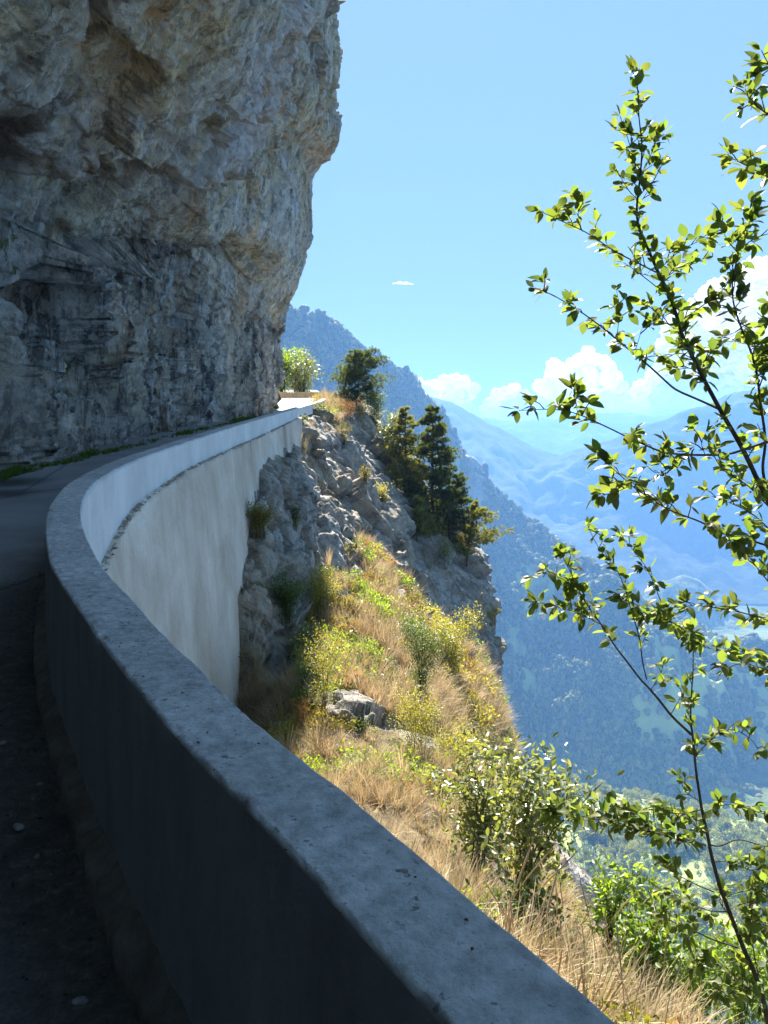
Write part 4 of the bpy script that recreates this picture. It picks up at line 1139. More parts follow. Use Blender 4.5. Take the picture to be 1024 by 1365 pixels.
def leafy_tree(name, label, base, trunks, branches, lsize, seed_gap=0.2, group=None, max_leaf=290):
    """trunks and branches: (points, r0, r1, leaf start fraction or None, spacing)"""
    root = thing(name, label, 'tree', tuple(base), group)
    bpy.context.view_layer.update()
    leaves = []
    tm = MB(); bmn = MB()
    for k, (P, r0, r1, f0, spc) in enumerate(trunks + branches):
        P = cr(P, max(12, len(P) * 6)) if len(P) > 2 else np.linspace(P[0], P[-1], 8)
        P = P + 0.006 * np.stack([perlin(P * 6 + k * 3.3, 500 + j) for j in range(3)], 1)
        (tm if k < len(trunks) else bmn).tube(P, np.linspace(r0, r1, len(P)) * 0.64, 7 if k < len(trunks) else 5)
        if f0 is not None:
            lv, sp = spurs_on(P, f0, spc, gap=seed_gap, lsize=lsize)
            leaves += lv
            for a, b in sp:
                if np.linalg.norm(b - a) > 0.02: bmn.tube(np.array([a, (a + b) / 2 + 0.003, b]), [0.0022, 0.0018, 0.0014], 4, False)
    o = link('trunk', tm.mesh('trunk', M['bark']), root); local(root, o)
    o = link('branches', bmn.mesh('branches', M['bark']), root); local(root, o); o.name = 'branchwork'
    P = np.array([a for a, _, _ in leaves]); D = np.array([b for _, b, _ in leaves]); S = np.array([c for _, _, c in leaves])
    n = len(P)
    X, Y, Z = frames(D, np.repeat([[0, 0, 1.0]], n, 0) + 0.7 * rand_dirs(n))
    u, v = in_view(P)
    score = S / np.maximum(0.3, P[:, 1]) * ((u > -20) & (u < 1040) & (v > -20) & (v < 1390))
    order = np.argsort(-score)
    ms = [mesh_np('leaf', tv, tf, True, (M['leaf_tree'],)) for tv, tf in LEAVES]
    for i in order[:max_leaf]:
        me = ms[RNG.integers(0, len(ms))]
        lo_ = bpy.data.objects.new('leaf', me); col.objects.link(lo_)
        mw = Matrix(((X[i][0] * S[i], Y[i][0] * S[i], Z[i][0] * S[i], P[i][0]), (X[i][1] * S[i], Y[i][1] * S[i], Z[i][1] * S[i], P[i][1]),
                     (X[i][2] * S[i], Y[i][2] * S[i], Z[i][2] * S[i], P[i][2]), (0, 0, 0, 1)))
        lo_.parent = root
        lo_.matrix_basis = root.matrix_basis.inverted() @ mw
    rest = order[max_leaf:]
    if len(rest):
        vs, fs, rn, n0 = [], [], [], 0
        for k, (tv, tf) in enumerate(LEAVES):
            sel = rest[k::len(LEAVES)]
            if not len(sel): continue
            V, Fc = stamp(tv, tf, P[sel], X[sel], Y[sel], Z[sel], S[sel])
            vs.append(V); fs.append(Fc + n0); n0 += len(V); rn.append(np.repeat(RNG.random(len(sel)), len(tv)))
        o = link('foliage', mesh_np('foliage', np.concatenate(vs), np.concatenate(fs), True, (M['leaf_tree'],), {'rnd': np.concatenate(rn)}), root)
        local(root, o); tag(o, kind='stuff')
    return root, n

LEAF6 = np.array([(0, 0, 0), (0.3, 0.22, 0.05), (0.7, 0.2, 0.03), (1, 0, -0.06), (0.7, -0.2, 0.03), (0.3, -0.22, 0.05)], float)
LEAF6_F = np.array([(0, 1, 2), (0, 2, 3), (0, 3, 4), (0, 4, 5)])

def shrub(name, label, base, height, width, n, leaf, mat, stems=6, spread=1.0, lean=(0, 0), hollow=0.35, cat='shrub', group=None, stem_r=0.012, bark='bark', low=0.15, clump=14, single=0):
    base = np.array(base, float)
    root = thing(name, label, cat, tuple(base), group)
    bpy.context.view_layer.update()
    sm_ = MB()
    tips = []
    for k in range(stems):
        a = 2 * math.pi * (k + RNG.random() * 0.7) / stems
        r = width * 0.5 * (0.25 + 0.75 * RNG.random()) * spread
        e = base + np.array([math.cos(a) * r + lean[0] * height, math.sin(a) * r + lean[1] * height, height * (0.62 + 0.38 * RNG.random())])
        m = base * 0.55 + e * 0.45 + np.array([-math.cos(a) * r * 0.25, -math.sin(a) * r * 0.25, height * 0.08])
        bo = np.array([math.cos(a), math.sin(a), 0]) * width * (0.20 if low < 0.05 else 0.04) * RNG.random()
        P = cr([base + bo - np.array([0, 0, 0.12]), m + bo * 0.6, e], 14)
        P[1:-1] += RNG.normal(size=(12, 3)) * width * 0.012
        sm_.tube(P, np.linspace(stem_r, stem_r * 0.25, 14), 5)
        tips.append(P)
        for j in range(4):
            i = RNG.integers(4, 13)
            d = rand_dirs(1)[0] * np.array([1, 1, 0.5]) + np.array([0, 0, 0.45])
            Q = np.linspace(P[i], P[i] + d * width * (0.16 + 0.16 * RNG.random()), 5)
            sm_.tube(Q, np.linspace(stem_r * 0.4, stem_r * 0.12, 5), 4, False)
            tips.append(Q)
    o = link('branchwork', sm_.mesh('branchwork', M[bark]), root); local(root, o); tag(o, kind='stuff')
    cl = []
    for P in tips:
        i0 = int(len(P) * low) if len(P) > 6 else 1
        for i in range(max(1, i0), len(P)):
            cl.append(P[i])
    cl = np.array(cl)
    w = (0.3 if low > 0.05 else 1.2) + (cl[:, 2] - base[2]) / height
    pick = RNG.choice(len(cl), max(1, n // clump), p=np.maximum(w, 0.02) / np.maximum(w, 0.02).sum())
    ctr = cl[pick] + RNG.normal(size=(len(pick), 3)) * width * 0.05
    ctr = np.repeat(ctr, clump, 0)
    m = len(ctr)
    p = ctr + RNG.normal(size=(m, 3)) * (width * 0.045 + leaf * 0.5)
    d = rand_dirs(m) + (p - ctr) / (width * 0.05 + leaf) * 0.5 + np.array([0, 0, 0.15])
    X, Y, Z = frames(d, np.repeat([[0, 0, 1.0]], m, 0) + 0.8 * rand_dirs(m))
    S = leaf * (0.6 + 0.7 * RNG.random(m))
    if single:
        # the leaves that show largest are leaves of their own
        dist = np.linalg.norm(p - np.array(EYE), axis=1)
        order = np.argsort(-S / dist)
        lm = mesh_np('leaf', LEAF6, LEAF6_F, False, (M[mat],))
        for i in order[:single]:
            q = bpy.data.objects.new('leaf', lm); col.objects.link(q); q.parent = root
            mw = Matrix([[X[i][r] * S[i], Y[i][r] * S[i], Z[i][r] * S[i], p[i][r]] for r in range(3)] + [[0, 0, 0, 1]])
            q.matrix_basis = root.matrix_basis.inverted() @ mw
        keep = order[single:]
        p, X, Y, Z, S = p[keep], X[keep], Y[keep], Z[keep], S[keep]; m = len(p)
    V, Fc = stamp(LEAF6, LEAF6_F, p, X, Y, Z, S)
    o = link('foliage', mesh_np('foliage', V, Fc, False, (M[mat],), {'rnd': np.repeat(RNG.random(m), 6)}), root)
    local(root, o); tag(o, kind='stuff')
    return root

NEEDLE = np.array([(0, 0.04, 0), (0, -0.04, 0), (1, 0, 0)], float)
NEEDLE_F = np.array([(0, 1, 2)])

def pine(name, label, base, height, width, mat, tufts=420, lean=(0, 0), layers=9, crown_from=0.18, irregular=0.3, group=None, per=20, nlen=0.15, droop=0.1, oneside=0.0, shape=1.0):
    base = np.array(base, float)
    root = thing(name, label, 'tree', tuple(base), group)
    bpy.context.view_layer.update()
    tm = MB()
    T = cr([base - np.array([0, 0, 0.4]), base + np.array([lean[0] * 0.3, lean[1] * 0.3, height * 0.4]), base + np.array([lean[0], lean[1], height])], 18)
    tm.tube(T, np.linspace(height * 0.018, height * 0.004, 18), 7)
    o = link('trunk', tm.mesh('trunk', M['bark_pine']), root); local(root, o)
    bm_ = MB(); tp, td = [], []
    nb = layers * 5
    for k in range(nb):
        h = crown_from + (1 - crown_from) * ((k + RNG.random()) / nb)
        p0 = np.array([np.interp(h, np.linspace(0, 1, 18), T[:, j]) for j in range(3)])
        a = RNG.random() * 2 * math.pi
        env = ((1 - h) ** 0.8 * 0.95 + 0.10) if shape > 0.5 else math.sqrt(max(0.03, math.sin(math.pi * (0.12 + 0.80 * h))))
        l = width * 0.5 * env * (1 - irregular + irregular * 1.6 * RNG.random()) * (1 + oneside * math.cos(a))
        d = np.array([math.cos(a), math.sin(a), 0.25 - droop * 3 * (1 - h)])
        Q = np.stack([p0 + d * l * t + np.array([0, 0, 0.16 * l * t * t]) for t in np.linspace(0, 1, 6)])
        bm_.tube(Q, np.linspace(height * 0.006, height * 0.0015, 6), 4, False)
        m = max(3, int(tufts / nb * (0.4 + env)))
        for j in range(m):
            t = 0.25 + 0.75 * RNG.random() ** 0.7
            c = np.array([np.interp(t, np.linspace(0, 1, 6), Q[:, q]) for q in range(3)])
            c = c + RNG.normal(size=3) * np.array([0.20, 0.20, 0.08]) * l * 0.9
            tp.append(c); td.append(d * 0.8 + np.array([0, 0, 0.5]) + 0.4 * RNG.normal(size=3))
    for j in range(6):
        tp.append(T[-1] - (T[-1] - T[-3]) * RNG.random()); td.append(np.array([0.3 * RNG.normal(), 0.3 * RNG.normal(), 1.0]))
    o = link('branchwork', bm_.mesh('branchwork', M['bark_pine']), root); local(root, o)
    tp, td = np.repeat(np.array(tp), per, 0), np.repeat(np.array(td), per, 0)
    m = len(tp)
    td = td / np.linalg.norm(td, axis=1, keepdims=True) * 0.8 + rand_dirs(m) * 0.9
    X, Y, Z = frames(td, rand_dirs(m))
    V, Fc = stamp(NEEDLE * np.array([1, 2.0, 1]), NEEDLE_F, tp + 0.02 * rand_dirs(m), X, Y, Z, nlen * (0.6 + 0.7 * RNG.random(m)))
    o = link('crown', mesh_np('crown', V, Fc, False, (M[mat],), {'rnd': np.repeat(np.repeat(RNG.random(m // per), per), 3) * 0.8}), root)
    local(root, o); tag(o, kind='stuff')
    return root

# ------------------------------------------------------------------ dry grass on the slope, verge at the foot of the cliff
def tuft(name, mat, blades, h, spread, wid, seed, curl=0.5):
    V, Fc, rn = [], [], []
    for b in range(blades):
        a = RNG.random() * 6.283; l = h * (0.45 + 0.65 * RNG.random()); sp = spread * RNG.random() ** 0.7
        x0 = np.array([math.cos(a), math.sin(a), 0]) * 0.07 * RNG.random()
        w = np.array([-math.sin(a), math.cos(a), 0]) * wid * (0.6 + 0.8 * RNG.random())
        dirn = np.array([math.cos(a), math.sin(a), 0])
        n0 = len(V)
        for t, ww in ((0, 1), (0.4, 0.85), (0.75, 0.55)):
            c = x0 + dirn * sp * l * (t * 0.5 + curl * t * t) + np.array([0, 0, l * (t - 0.28 * curl * t * t)])
            V += [c - w * ww, c + w * ww]
        t = 1.0
        V.append(x0 + dirn * sp * l * (t * 0.5 + curl) + np.array([0, 0, l * (1 - 0.34 * curl)]))
        Fc += [(n0, n0 + 1, n0 + 3), (n0, n0 + 3, n0 + 2), (n0 + 2, n0 + 3, n0 + 5), (n0 + 2, n0 + 5, n0 + 4), (n0 + 4, n0 + 5, n0 + 6)]
        rn += [RNG.random() * 0.22] * 7
    return bpy.data.objects.new(name, mesh_np(name, np.array(V), np.array(Fc), False, (M[mat],), {'rnd': rn}))

kinds = [tuft('grass_tuft', 'grass', 44, 0.34 + 0.05 * s, 0.95 - 0.08 * s, 0.0034, s, 0.45 + 0.12 * s) for s in range(4)] + [tuft('feather_tuft', 'grass', 30, 0.62, 0.6, 0.0034, 9, 0.5)]
gxy = HGd.copy()
soil_g = (1 - rock)
fa = HGd[:-1, :-1]
area = np.linalg.norm(np.cross(HGd[1:, :-1] - fa, HGd[:-1, 1:] - fa), axis=2).ravel()
cell = fa.reshape(-1, 3)
sc_ = soil_g.reshape(len(hy), NV)[:-1, :-1].ravel()
u_, v_ = in_view(np.where(cell[:, 1:2] < 0.3, np.array([0, -1.0, 0]), cell))
vis = (cell[:, 1] > 1.2) & (u_ > 250) & (u_ < 1100) & (v_ > 480) & (v_ < 1480)
patch = fbm(cell / 1.5, 3, 271)
wgt = area * vis * sstep(0.35, 0.8, sc_) * np.clip(0.70 + 1.9 * patch, 0.05, 1.7) * np.clip(13.0 / np.maximum(cell[:, 1], 4), 0.35, 2.0)
wgt = wgt * np.where(cell[:, 1] > 36, 0.6, 1)
ci = RNG.choice(len(cell), 8600, p=wgt / wgt.sum())
r, c = ci // (NV - 1), ci % (NV - 1)
a, b = RNG.random((len(ci), 1)), RNG.random((len(ci), 1))
gp_ = HGd[r, c] * (1 - a) * (1 - b) + HGd[r + 1, c] * a * (1 - b) + HGd[r, c + 1] * (1 - a) * b + HGd[r + 1, c + 1] * a * b
# tufts on ledges of the rock as well
wr = area * vis * (sc_ < 0.3) * (np.abs(HN[:-1, :-1, 2].ravel()) > 0.62) * (patch > 0.1)
ci2 = RNG.choice(len(cell), 420, p=wr / wr.sum())
gp_ = np.concatenate([gp_, cell[ci2]]); n = len(gp_)
gs = (0.55 + 0.7 * RNG.random(n)) * np.clip(0.8 + 0.04 * (gp_[:, 1] - 6), 0.8, 1.5)
gs[-420:] *= 0.6
dn = np.stack([0.25 + 0.25 * RNG.normal(size=n) * 0, np.zeros(n), np.zeros(n)], 1)
rot = np.stack([0.26 * RNG.normal(size=n), 0.15 + 0.30 * RNG.normal(size=n), RNG.random(n) * 6.28], 1)
idx = np.where(fbm(gp_ / 2.2, 2, 273) > 0.18, 4, RNG.integers(0, 4, n))
# the spin happens through a z turn that leaves the lean downhill
scatter('dry_grass', gp_ - np.array([0, 0, 0.03]), rot, np.stack([gs, gs, gs], 1), idx, kinds)

def scrub(name, mat, n, s):
    c = rand_dirs(n) * np.array([0.30, 0.30, 0.16]) * RNG.random((n, 1)) ** 0.5 + np.array([0, 0, 0.14])
    d = rand_dirs(n) + np.array([0, 0, 0.3])
    X, Y, Z = frames(d, rand_dirs(n))
    V, Fc = stamp(LEAF6, LEAF6_F, c, X, Y, Z, s * (0.6 + 0.8 * RNG.random(n)))
    return bpy.data.objects.new(name, mesh_np(name, V, Fc, False, (M[mat],), {'rnd': np.repeat(RNG.random(n) * 0.5, 6)}))
sk_ = [scrub('scrub_tuft', m_, 130, 0.055) for m_ in ('leaf_yellow', 'leaf_olive', 'leaf_green', 'leaf_bright', 'leaf_orange')]
wg2 = area * vis * sstep(0.3, 0.7, sc_) * np.clip(fbm(cell / 1.9, 3, 277) * 3 + 0.1, 0, 1) * np.clip(13.0 / np.maximum(cell[:, 1], 4), 0.35, 2.5)
ci3 = RNG.choice(len(cell), 2500, p=wg2 / wg2.sum()); sp_ = cell[ci3]; n = len(sp_)
kk = np.where(RNG.random(n) < 0.1, 4, np.clip(np.floor((fbm(sp_ / 2.5, 2, 279) + 0.5) * 4 + 0.4 * RNG.normal(size=n)), 0, 3)).astype(int)
s = (0.5 + 0.9 * RNG.random(n)) * np.clip(sp_[:, 1] / 14, 0.45, 1.3)
scatter('low_scrub', sp_ - np.array([0, 0, 0.03]), np.stack([0.3 * RNG.normal(size=n), 0.2 + 0.3 * RNG.normal(size=n), 6.28 * RNG.random(n)], 1), np.stack([s, s, s], 1), kk, sk_)

vk = [tuft('verge_tuft', 'verge', 26, 0.22, 0.8, 0.008, 20 + s) for s in range(3)]
n = 1300
y = 13 + 34 * RNG.random(n) ** 1.3
xb = np.interp(y, [11, 16, 20, 28, 36, 42, 48], [-8.0, -8.0, -7.85, -7.55, -7.3, -7.1, -6.8])
x = xb + 0.1 + 0.5 * RNG.random(n) ** 1.4 + 0.25 * fbm(np.stack([y, y * 0, y * 0], 1) / 2.0, 3, 281)
s = (0.3 + 0.6 * RNG.random(n)) * np.clip(0.8 + 1.5 * fbm(np.stack([y, x, y * 0], 1) / 1.3, 3, 283), 0.2, 1.4)
scatter('verge_grass', np.stack([x, y, road_z(y) - 0.01], 1), np.stack([0.2 * RNG.normal(size=n), 0.2 * RNG.normal(size=n), 6.28 * RNG.random(n)], 1), np.stack([s, s, s], 1), RNG.integers(0, 3, n), vk)
n = 260
y = 47.5 + 5.5 * RNG.random(n)
x = -6.6 - 2.0 * RNG.random(n) - (y - 47.5) * 0.5
tk = [tuft('roadside_tuft', 'grass', 26, 0.22, 0.8, 0.012, 33)]
scatter('roadside_grass', np.stack([x, y, road_z(y) - 0.01], 1), np.stack([0.2 * RNG.normal(size=n), 0.2 * RNG.normal(size=n), 6.28 * RNG.random(n)], 1), np.ones((n, 3)), np.zeros(n, int), tk)

# ------------------------------------------------------------------ shrubs and pines along the slope
def place(u, v, dz=0.05, fb=12):
    h = on_hill(u, v, fb); return np.array(h) - np.array([0, 0, dz])
def pxm(base): return base[1] / F
SH = [
    # u, v of the foot, height px, width px, leaf m, count, material, stems, name, label
    (345, 708, 42, 48, 0.045, 1400, 'leaf_olive', 6, 'round_bush', 'round olive and rust bush on the rock against the end of the concrete wall'),
    (391, 700, 34, 30, 0.04, 700, 'leaf_green', 5, 'small_bush', 'small green bush on the shaded rock right of the olive bush'),
    (384, 828, 72, 55, 0.05, 2000, 'leaf_green', 7, 'dense_bush', 'dense dark green bush at the foot of the rock slab'),
    (428, 826, 74, 52, 0.055, 520, 'leaf_yellow', 5, 'sprig_bush', 'open yellow green sprigs beside the dense dark bush'),
    (432, 958, 130, 92, 0.05, 1050, 'leaf_yellow', 5, 'thin_shrub', 'thin stemmed yellow green shrub alone in the middle of the dry grass'),
    (408, 925, 58, 44, 0.05, 620, 'leaf_bright', 5, 'small_bush', 'small bright green bush at the edge of the lower rock'),
    (562, 950, 150, 80, 0.05, 3200, 'leaf_green', 8, 'tall_shrub', 'tall dark green shrub in the middle of the slope'),
    (602, 905, 100, 78, 0.055, 2200, 'leaf_yellow', 7, 'leafy_shrub', 'yellow leaved shrub behind the tall dark green one'),
    (555, 1010, 90, 90, 0.05, 1700, 'leaf_yellow', 7, 'low_shrub', 'low spreading yellow green shrub left of the pale leaved one'),
    (610, 1035, 82, 80, 0.05, 1500, 'leaf_yellow', 7, 'low_shrub', 'low yellow green shrub behind the top of the pale leaved one'),
    (402, 985, 62, 32, 0.035, 900, 'leaf_orange', 6, 'rusty_bush', 'rusty orange bush hanging on the lower rock edge'),
    (441, 812, 40, 34, 0.05, 320, 'leaf_yellow', 4, 'sprig_bush', 'small yellow sprigs right of the open yellow green ones'),
    (520, 612, 62, 46, 0.10, 900, 'leaf_pale', 6, 'grey_bush', 'grey green bush on the crest between the round pine and the spruces'),
    (500, 565, 48, 44, 0.09, 900, 'leaf_green', 6, 'crest_bush', 'green bush on the crest just right of the round pine'),
    (540, 640, 40, 32, 0.09, 420, 'leaf_yellow', 5, 'crest_bush', 'light yellow bush at the foot of the paler pine on the crest'),
    (486, 640, 22, 22, 0.07, 200, 'leaf_olive', 4, 'ledge_bush', 'little olive bush on a ledge of the dark rock face'),
    (510, 668, 26, 26, 0.07, 260, 'leaf_yellow', 4, 'ledge_bush', 'little yellow bush on a ledge below the paler pine'),
    (592, 748, 28, 40, 0.08, 320, 'leaf_pale', 5, 'ledge_bush', 'pale bush on the rim above the vertical rock face'),
    (655, 830, 22, 26, 0.08, 160, 'leaf_yellow', 4, 'ledge_bush', 'yellow bush on the outer edge of the vertical rock face'),
    (404, 566, 16, 12, 0.05, 160, 'leaf_green', 4, 'small_bush', 'tiny green bush where the parapet meets the rock knob'),
    (465, 556, 22, 34, 0.06, 320, 'leaf_orange', 5, 'rusty_bush', 'rusty bush on top of the rock knob below the round pine'),
    (458, 588, 26, 30, 0.06, 280, 'leaf_olive', 5, 'rusty_bush', 'olive bush on the shaded face of the rock knob'),
]
for (u, v, hp, wp, lf, n, mat, st, nm, lb) in SH:
    b = place(u, v)
    k = pxm(b)
    shrub(nm, lb, b, hp * k * 1.02, wp * k, int(n * 3.2), 0.95 * lf * (1 if b[1] > 30 else max(0.6, b[1] / 22.0)), mat, st + 2, stem_r=0.003 + 0.0003 * b[1], clump=8, low=0.12 if nm in ('thin_shrub', 'tall_shrub') else 0.0, group='bushes on the rocky slope')

b = place(628, 1196)
k = pxm(b)
shrub('pale_shrub', 'tall pale leaved shrub with thin dark stems just beyond the parapet', b, 225 * k, 150 * k, 2300, 0.062, 'leaf_pale', 9, lean=(0.16, 0.15), stem_r=0.012, low=0.35, clump=4, single=120, group='pale leaved shrubs beyond the parapet')
b = place(690, 1215)
shrub('pale_shrub', 'second pale leaved shrub just right of the tall one, near the horizontal bough', b, 175 * k, 130 * k, 1500, 0.062, 'leaf_pale', 8, lean=(0.2, 0.1), stem_r=0.010, low=0.25, clump=4, single=100, group='pale leaved shrubs beyond the parapet')
BR = [
    (690, 1262, 90, 120, 0.05, 900, 'leaf_green', 'bramble', 'dull green bramble just behind the parapet under the pale shrubs'),
    (812, 1235, 95, 110, 0.05, 520, 'leaf_bright', 'bramble', 'airy bright green bramble above the bare tan slab'),
    (850, 1330, 170, 150, 0.055, 1300, 'leaf_bright', 'bramble', 'bright green bramble beside the stem of the slender tree'),
    (790, 1350, 60, 110, 0.045, 700, 'leaf_green', 'bramble', 'low dark bramble at the lower end of the parapet'),
    (915, 1362, 110, 150, 0.05, 1200, 'leaf_bright', 'bramble', 'bright leafy bramble in front of the stem of the slender tree'),
    (985, 1365, 150, 130, 0.05, 1100, 'leaf_bright', 'bramble', 'bright green bramble right of the stem of the slender tree'),
    (725, 1300, 50, 90, 0.045, 420, 'leaf_olive', 'bramble', 'small olive bramble against the outer edge of the parapet'),
]
for (u, v, hp, wp, lf, n, mat, nm, lb) in BR:
    b = place(u, v, fb=4.5); k = pxm(b)
    shrub(nm, lb, b, hp * k, wp * k, int(1.1 * n), lf * min(1.1, max(0.55, b[1] / 5.0)), mat, 7, stem_r=0.005, low=0.1, clump=5, lean=(0.1, 0.05), single=110, group='brambles behind the lower end of the parapet')

def pine_at(u, v, hp, wp, name, label, mat, **kw):
    b = place(u, v, 0.1, 40); k = pxm(b); kw['tufts'] = int(kw['tufts'] * 3.5); wp *= 1.15
    return pine(name, label, b, hp * k, wp * k, mat, group='pines and spruces on the promontory', **kw)
pine_at(474, 541, 70, 54, 'round_pine', 'round crooked pine on top of the rock knob past the parapet', 'needle', tufts=520, lean=(0.55, 0), shape=0, crown_from=0.15, irregular=0.45, droop=0.0)
pine_at(576, 692, 150, 92, 'tall_spruce', 'tallest dark spruce standing on the crest of the promontory', 'needle', tufts=1300, layers=15, crown_from=0.06, irregular=0.35)
pine_at(540, 655, 112, 70, 'pale_pine', 'paler yellow green pine left of the tallest dark spruce', 'needle_light', tufts=620, layers=10, irregular=0.4)
pine_at(598, 718, 88, 66, 'dark_spruce', 'dark spruce leaning out just right of the tallest one', 'needle', tufts=520, layers=9, lean=(0.5, 0), irregular=0.45)
pine_at(622, 742, 76, 70, 'layered_pine', 'low pine with flat yellowish layers on the outer rim of the promontory', 'needle_light', tufts=420, layers=8, irregular=0.5, lean=(0.5, 0), droop=0.02, oneside=0.4)
pine_at(556, 712, 52, 52, 'small_pine', 'small yellow green pine on the face below the tallest spruce', 'needle_light', tufts=260, layers=7, irregular=0.5)

zb = float(road_z(57))
shrub('roadside_tree', 'dense green tree behind the far tan wall next to the cliff', at(374, 536, 58), 70 * 58 / F, 52 * 58 / F, 5200, 0.16, 'leaf_bright', 9, group='trees behind the far tan wall', cat='tree', stem_r=0.05, low=0.02)
shrub('roadside_tree', 'lighter airy tree behind the right part of the far tan wall', at(401, 537, 59), 60 * 59 / F, 56 * 59 / F, 4200, 0.16, 'leaf_pale', 9, group='trees behind the far tan wall', cat='tree', stem_r=0.05, low=0.02)

# plants on the cliff
def on_cliff(u, v):
    ok, loc, nr, _ = cliff.ray_cast(EYE, Vector(ray(u, v)).normalized())
    return np.array(loc) if ok else None
for (u, v, hp, lb) in ((8, 340, 24, 'bright green tuft growing on the cliff at the left edge'), (20, 358, 14, 'tiny yellow tuft just below the bright one on the cliff'), (90, 500, 16, 'small green tuft low on the streaked cliff wall'), (420, 335, 12, 'tiny dry twig on the outer edge of the cliff')):
    b = on_cliff(u, v)
    if b is None: continue
    k = pxm(b)
    shrub('cliff_plant', lb, b, hp * k, hp * k * 1.1, 160, 0.05, 'leaf_bright' if v != 335 else 'leaf_olive', 4, stem_r=0.004, cat='plant', group='small plants rooted in the cliff')

# ------------------------------------------------------------------ the two slender trees in front
def br(pts, y0, y1=None, r0=0.006, r1=0.0018, f0=0.15, spc=0.05):
    y1 = y0 if y1 is None else y1
    n = len(pts)
    return ([at(u, v, y0 + (y1 - y0) * k / (n - 1)) for k, (u, v) in enumerate(pts)], r0, r1, f0, spc)

bough = [(1190, 1560), (1160, 1200), (1095, 830), (1023, 665), (959, 544), (916, 459), (892, 395), (868, 342), (850, 289), (853, 239), (856, 195), (851, 150), (849, 95)]
yb = 2.75
TB_trunk = [br(bough, 2.55, 2.95, 0.022, 0.0022, 0.62, 0.045)]
TB = [
    br([(878, 364), (838, 344), (799, 321), (749, 294), (720, 281)], 2.86, 2.70, 0.0045, f0=0.12, spc=0.055),
    br([(776, 308), (772, 292), (770, 270)], 2.78, 2.76, 0.002, 0.0012, 0.3, 0.05),
    br([(874, 382), (850, 362), (831, 349)], 2.86, 2.9, 0.003, f0=0.4),
    br([(959, 546), (909, 523), (885, 505), (831, 459), (777, 417), (742, 395), (712, 383)], 2.78, 2.55, 0.007, f0=0.42, spc=0.05),
    br([(823, 449), (825, 415), (822, 388)], 2.62, 2.6, 0.002, 0.0012, 0.2, 0.045),
    br([(845, 472), (850, 455), (854, 440)], 2.65, 2.63, 0.002, 0.0012, 0.3, 0.045),
    br([(850, 232), (838, 189), (825, 154)], 2.9, 2.95, 0.0025, f0=0.15, spc=0.045),
    br([(852, 240), (868, 205), (878, 180)], 2.9, 2.85, 0.0025, f0=0.2, spc=0.045),
    br([(852, 268), (838, 255), (823, 232)], 2.88, 2.85, 0.0025, f0=0.3, spc=0.05),
    br([(850, 275), (866, 250), (886, 215)], 2.88, 2.92, 0.0025, f0=0.2, spc=0.045),
    br([(882, 355), (905, 335), (930, 322), (944, 318)], 2.86, 2.8, 0.003, f0=0.1, spc=0.028),
    br([(886, 372), (915, 352), (938, 345)], 2.86, 2.95, 0.003, f0=0.1, spc=0.03),
    br([(920, 468), (900, 440), (880, 425), (868, 408)], 2.83, 2.75, 0.003, f0=0.1, spc=0.035),
    br([(905, 430), (935, 408), (958, 392), (972, 372), (978, 350)], 2.84, 2.75, 0.004, f0=0.1, spc=0.03),
    br([(925, 478), (905, 470), (885, 478), (872, 470)], 2.82, 2.9, 0.003, f0=0.1, spc=0.035),
    br([(940, 505), (922, 490), (903, 492)], 2.8, 2.7, 0.003, f0=0.1, spc=0.035),
    br([(930, 490), (950, 470), (965, 450), (985, 440)], 2.82, 2.9, 0.003, f0=0.1, spc=0.035),
    br([(1035, 700), (1018, 633), (1019, 587), (1012, 516), (1002, 470), (990, 440), (978, 405), (976, 375), (984, 338), (998, 305), (1001, 272)], 2.66, 2.6, 0.009, 0.002, 0.28, 0.032),
    br([(1012, 516), (1024, 480), (1034, 440), (1030, 400)], 2.63, 2.6, 0.004, f0=0.1, spc=0.035),
    br([(984, 338), (968, 318), (960, 298)], 2.6, 2.6, 0.002, f0=0.2, spc=0.04),
    br([(990, 330), (1008, 318), (1024, 312)], 2.6, 2.55, 0.003, f0=0.1, spc=0.03),
    br([(1100, 330), (1060, 260), (1024, 236), (996, 222), (972, 210)], 2.4, 2.3, 0.005, f0=0.6, spc=0.025),
    br([(1090, 210), (1050, 165), (1022, 150), (1000, 135), (992, 120)], 2.4, 2.3, 0.005, f0=0.55, spc=0.022),
    br([(1080, 130), (1045, 100), (1026, 85), (1016, 66)], 2.4, 2.35, 0.004, f0=0.6, spc=0.03),
    br([(1080, 580), (1023, 590), (980, 603), (937, 606), (887, 603), (852, 590), (823, 576), (781, 555), (745, 547), (692, 549)], 2.6, 2.35, 0.008, 0.0018, 0.42, 0.045),
    br([(770, 552), (766, 535), (763, 519)], 2.42, 2.42, 0.002, 0.0012, 0.3, 0.03),
    br([(908, 606), (896, 622), (875, 630), (862, 622)], 2.5, 2.45, 0.002, f0=0.2, spc=0.04),
    br([(940, 606), (935, 592), (940, 578)], 2.5, 2.5, 0.002, f0=0.2, spc=0.03),
    br([(1080, 760), (1024, 729), (969, 711), (930, 693), (891, 679), (859, 658), (831, 636), (808, 617)], 2.6, 2.3, 0.007, 0.0018, 0.25, 0.04),
    br([(840, 646), (820, 655), (802, 660)], 2.35, 2.3, 0.002, f0=0.2, spc=0.04),
    br([(1040, 690), (1000, 650), (965, 625), (945, 590)], 2.6, 2.5, 0.004, f0=0.15, spc=0.035),
    br([(1060, 740), (1010, 690), (980, 672), (950, 660)], 2.6, 2.7, 0.004, f0=0.2, spc=0.03),
    br([(1070, 830), (1024, 775), (1000, 745), (985, 720)], 2.6, 2.5, 0.004, f0=0.2, spc=0.035),
]
bz = [1.9, 2.55, 0]
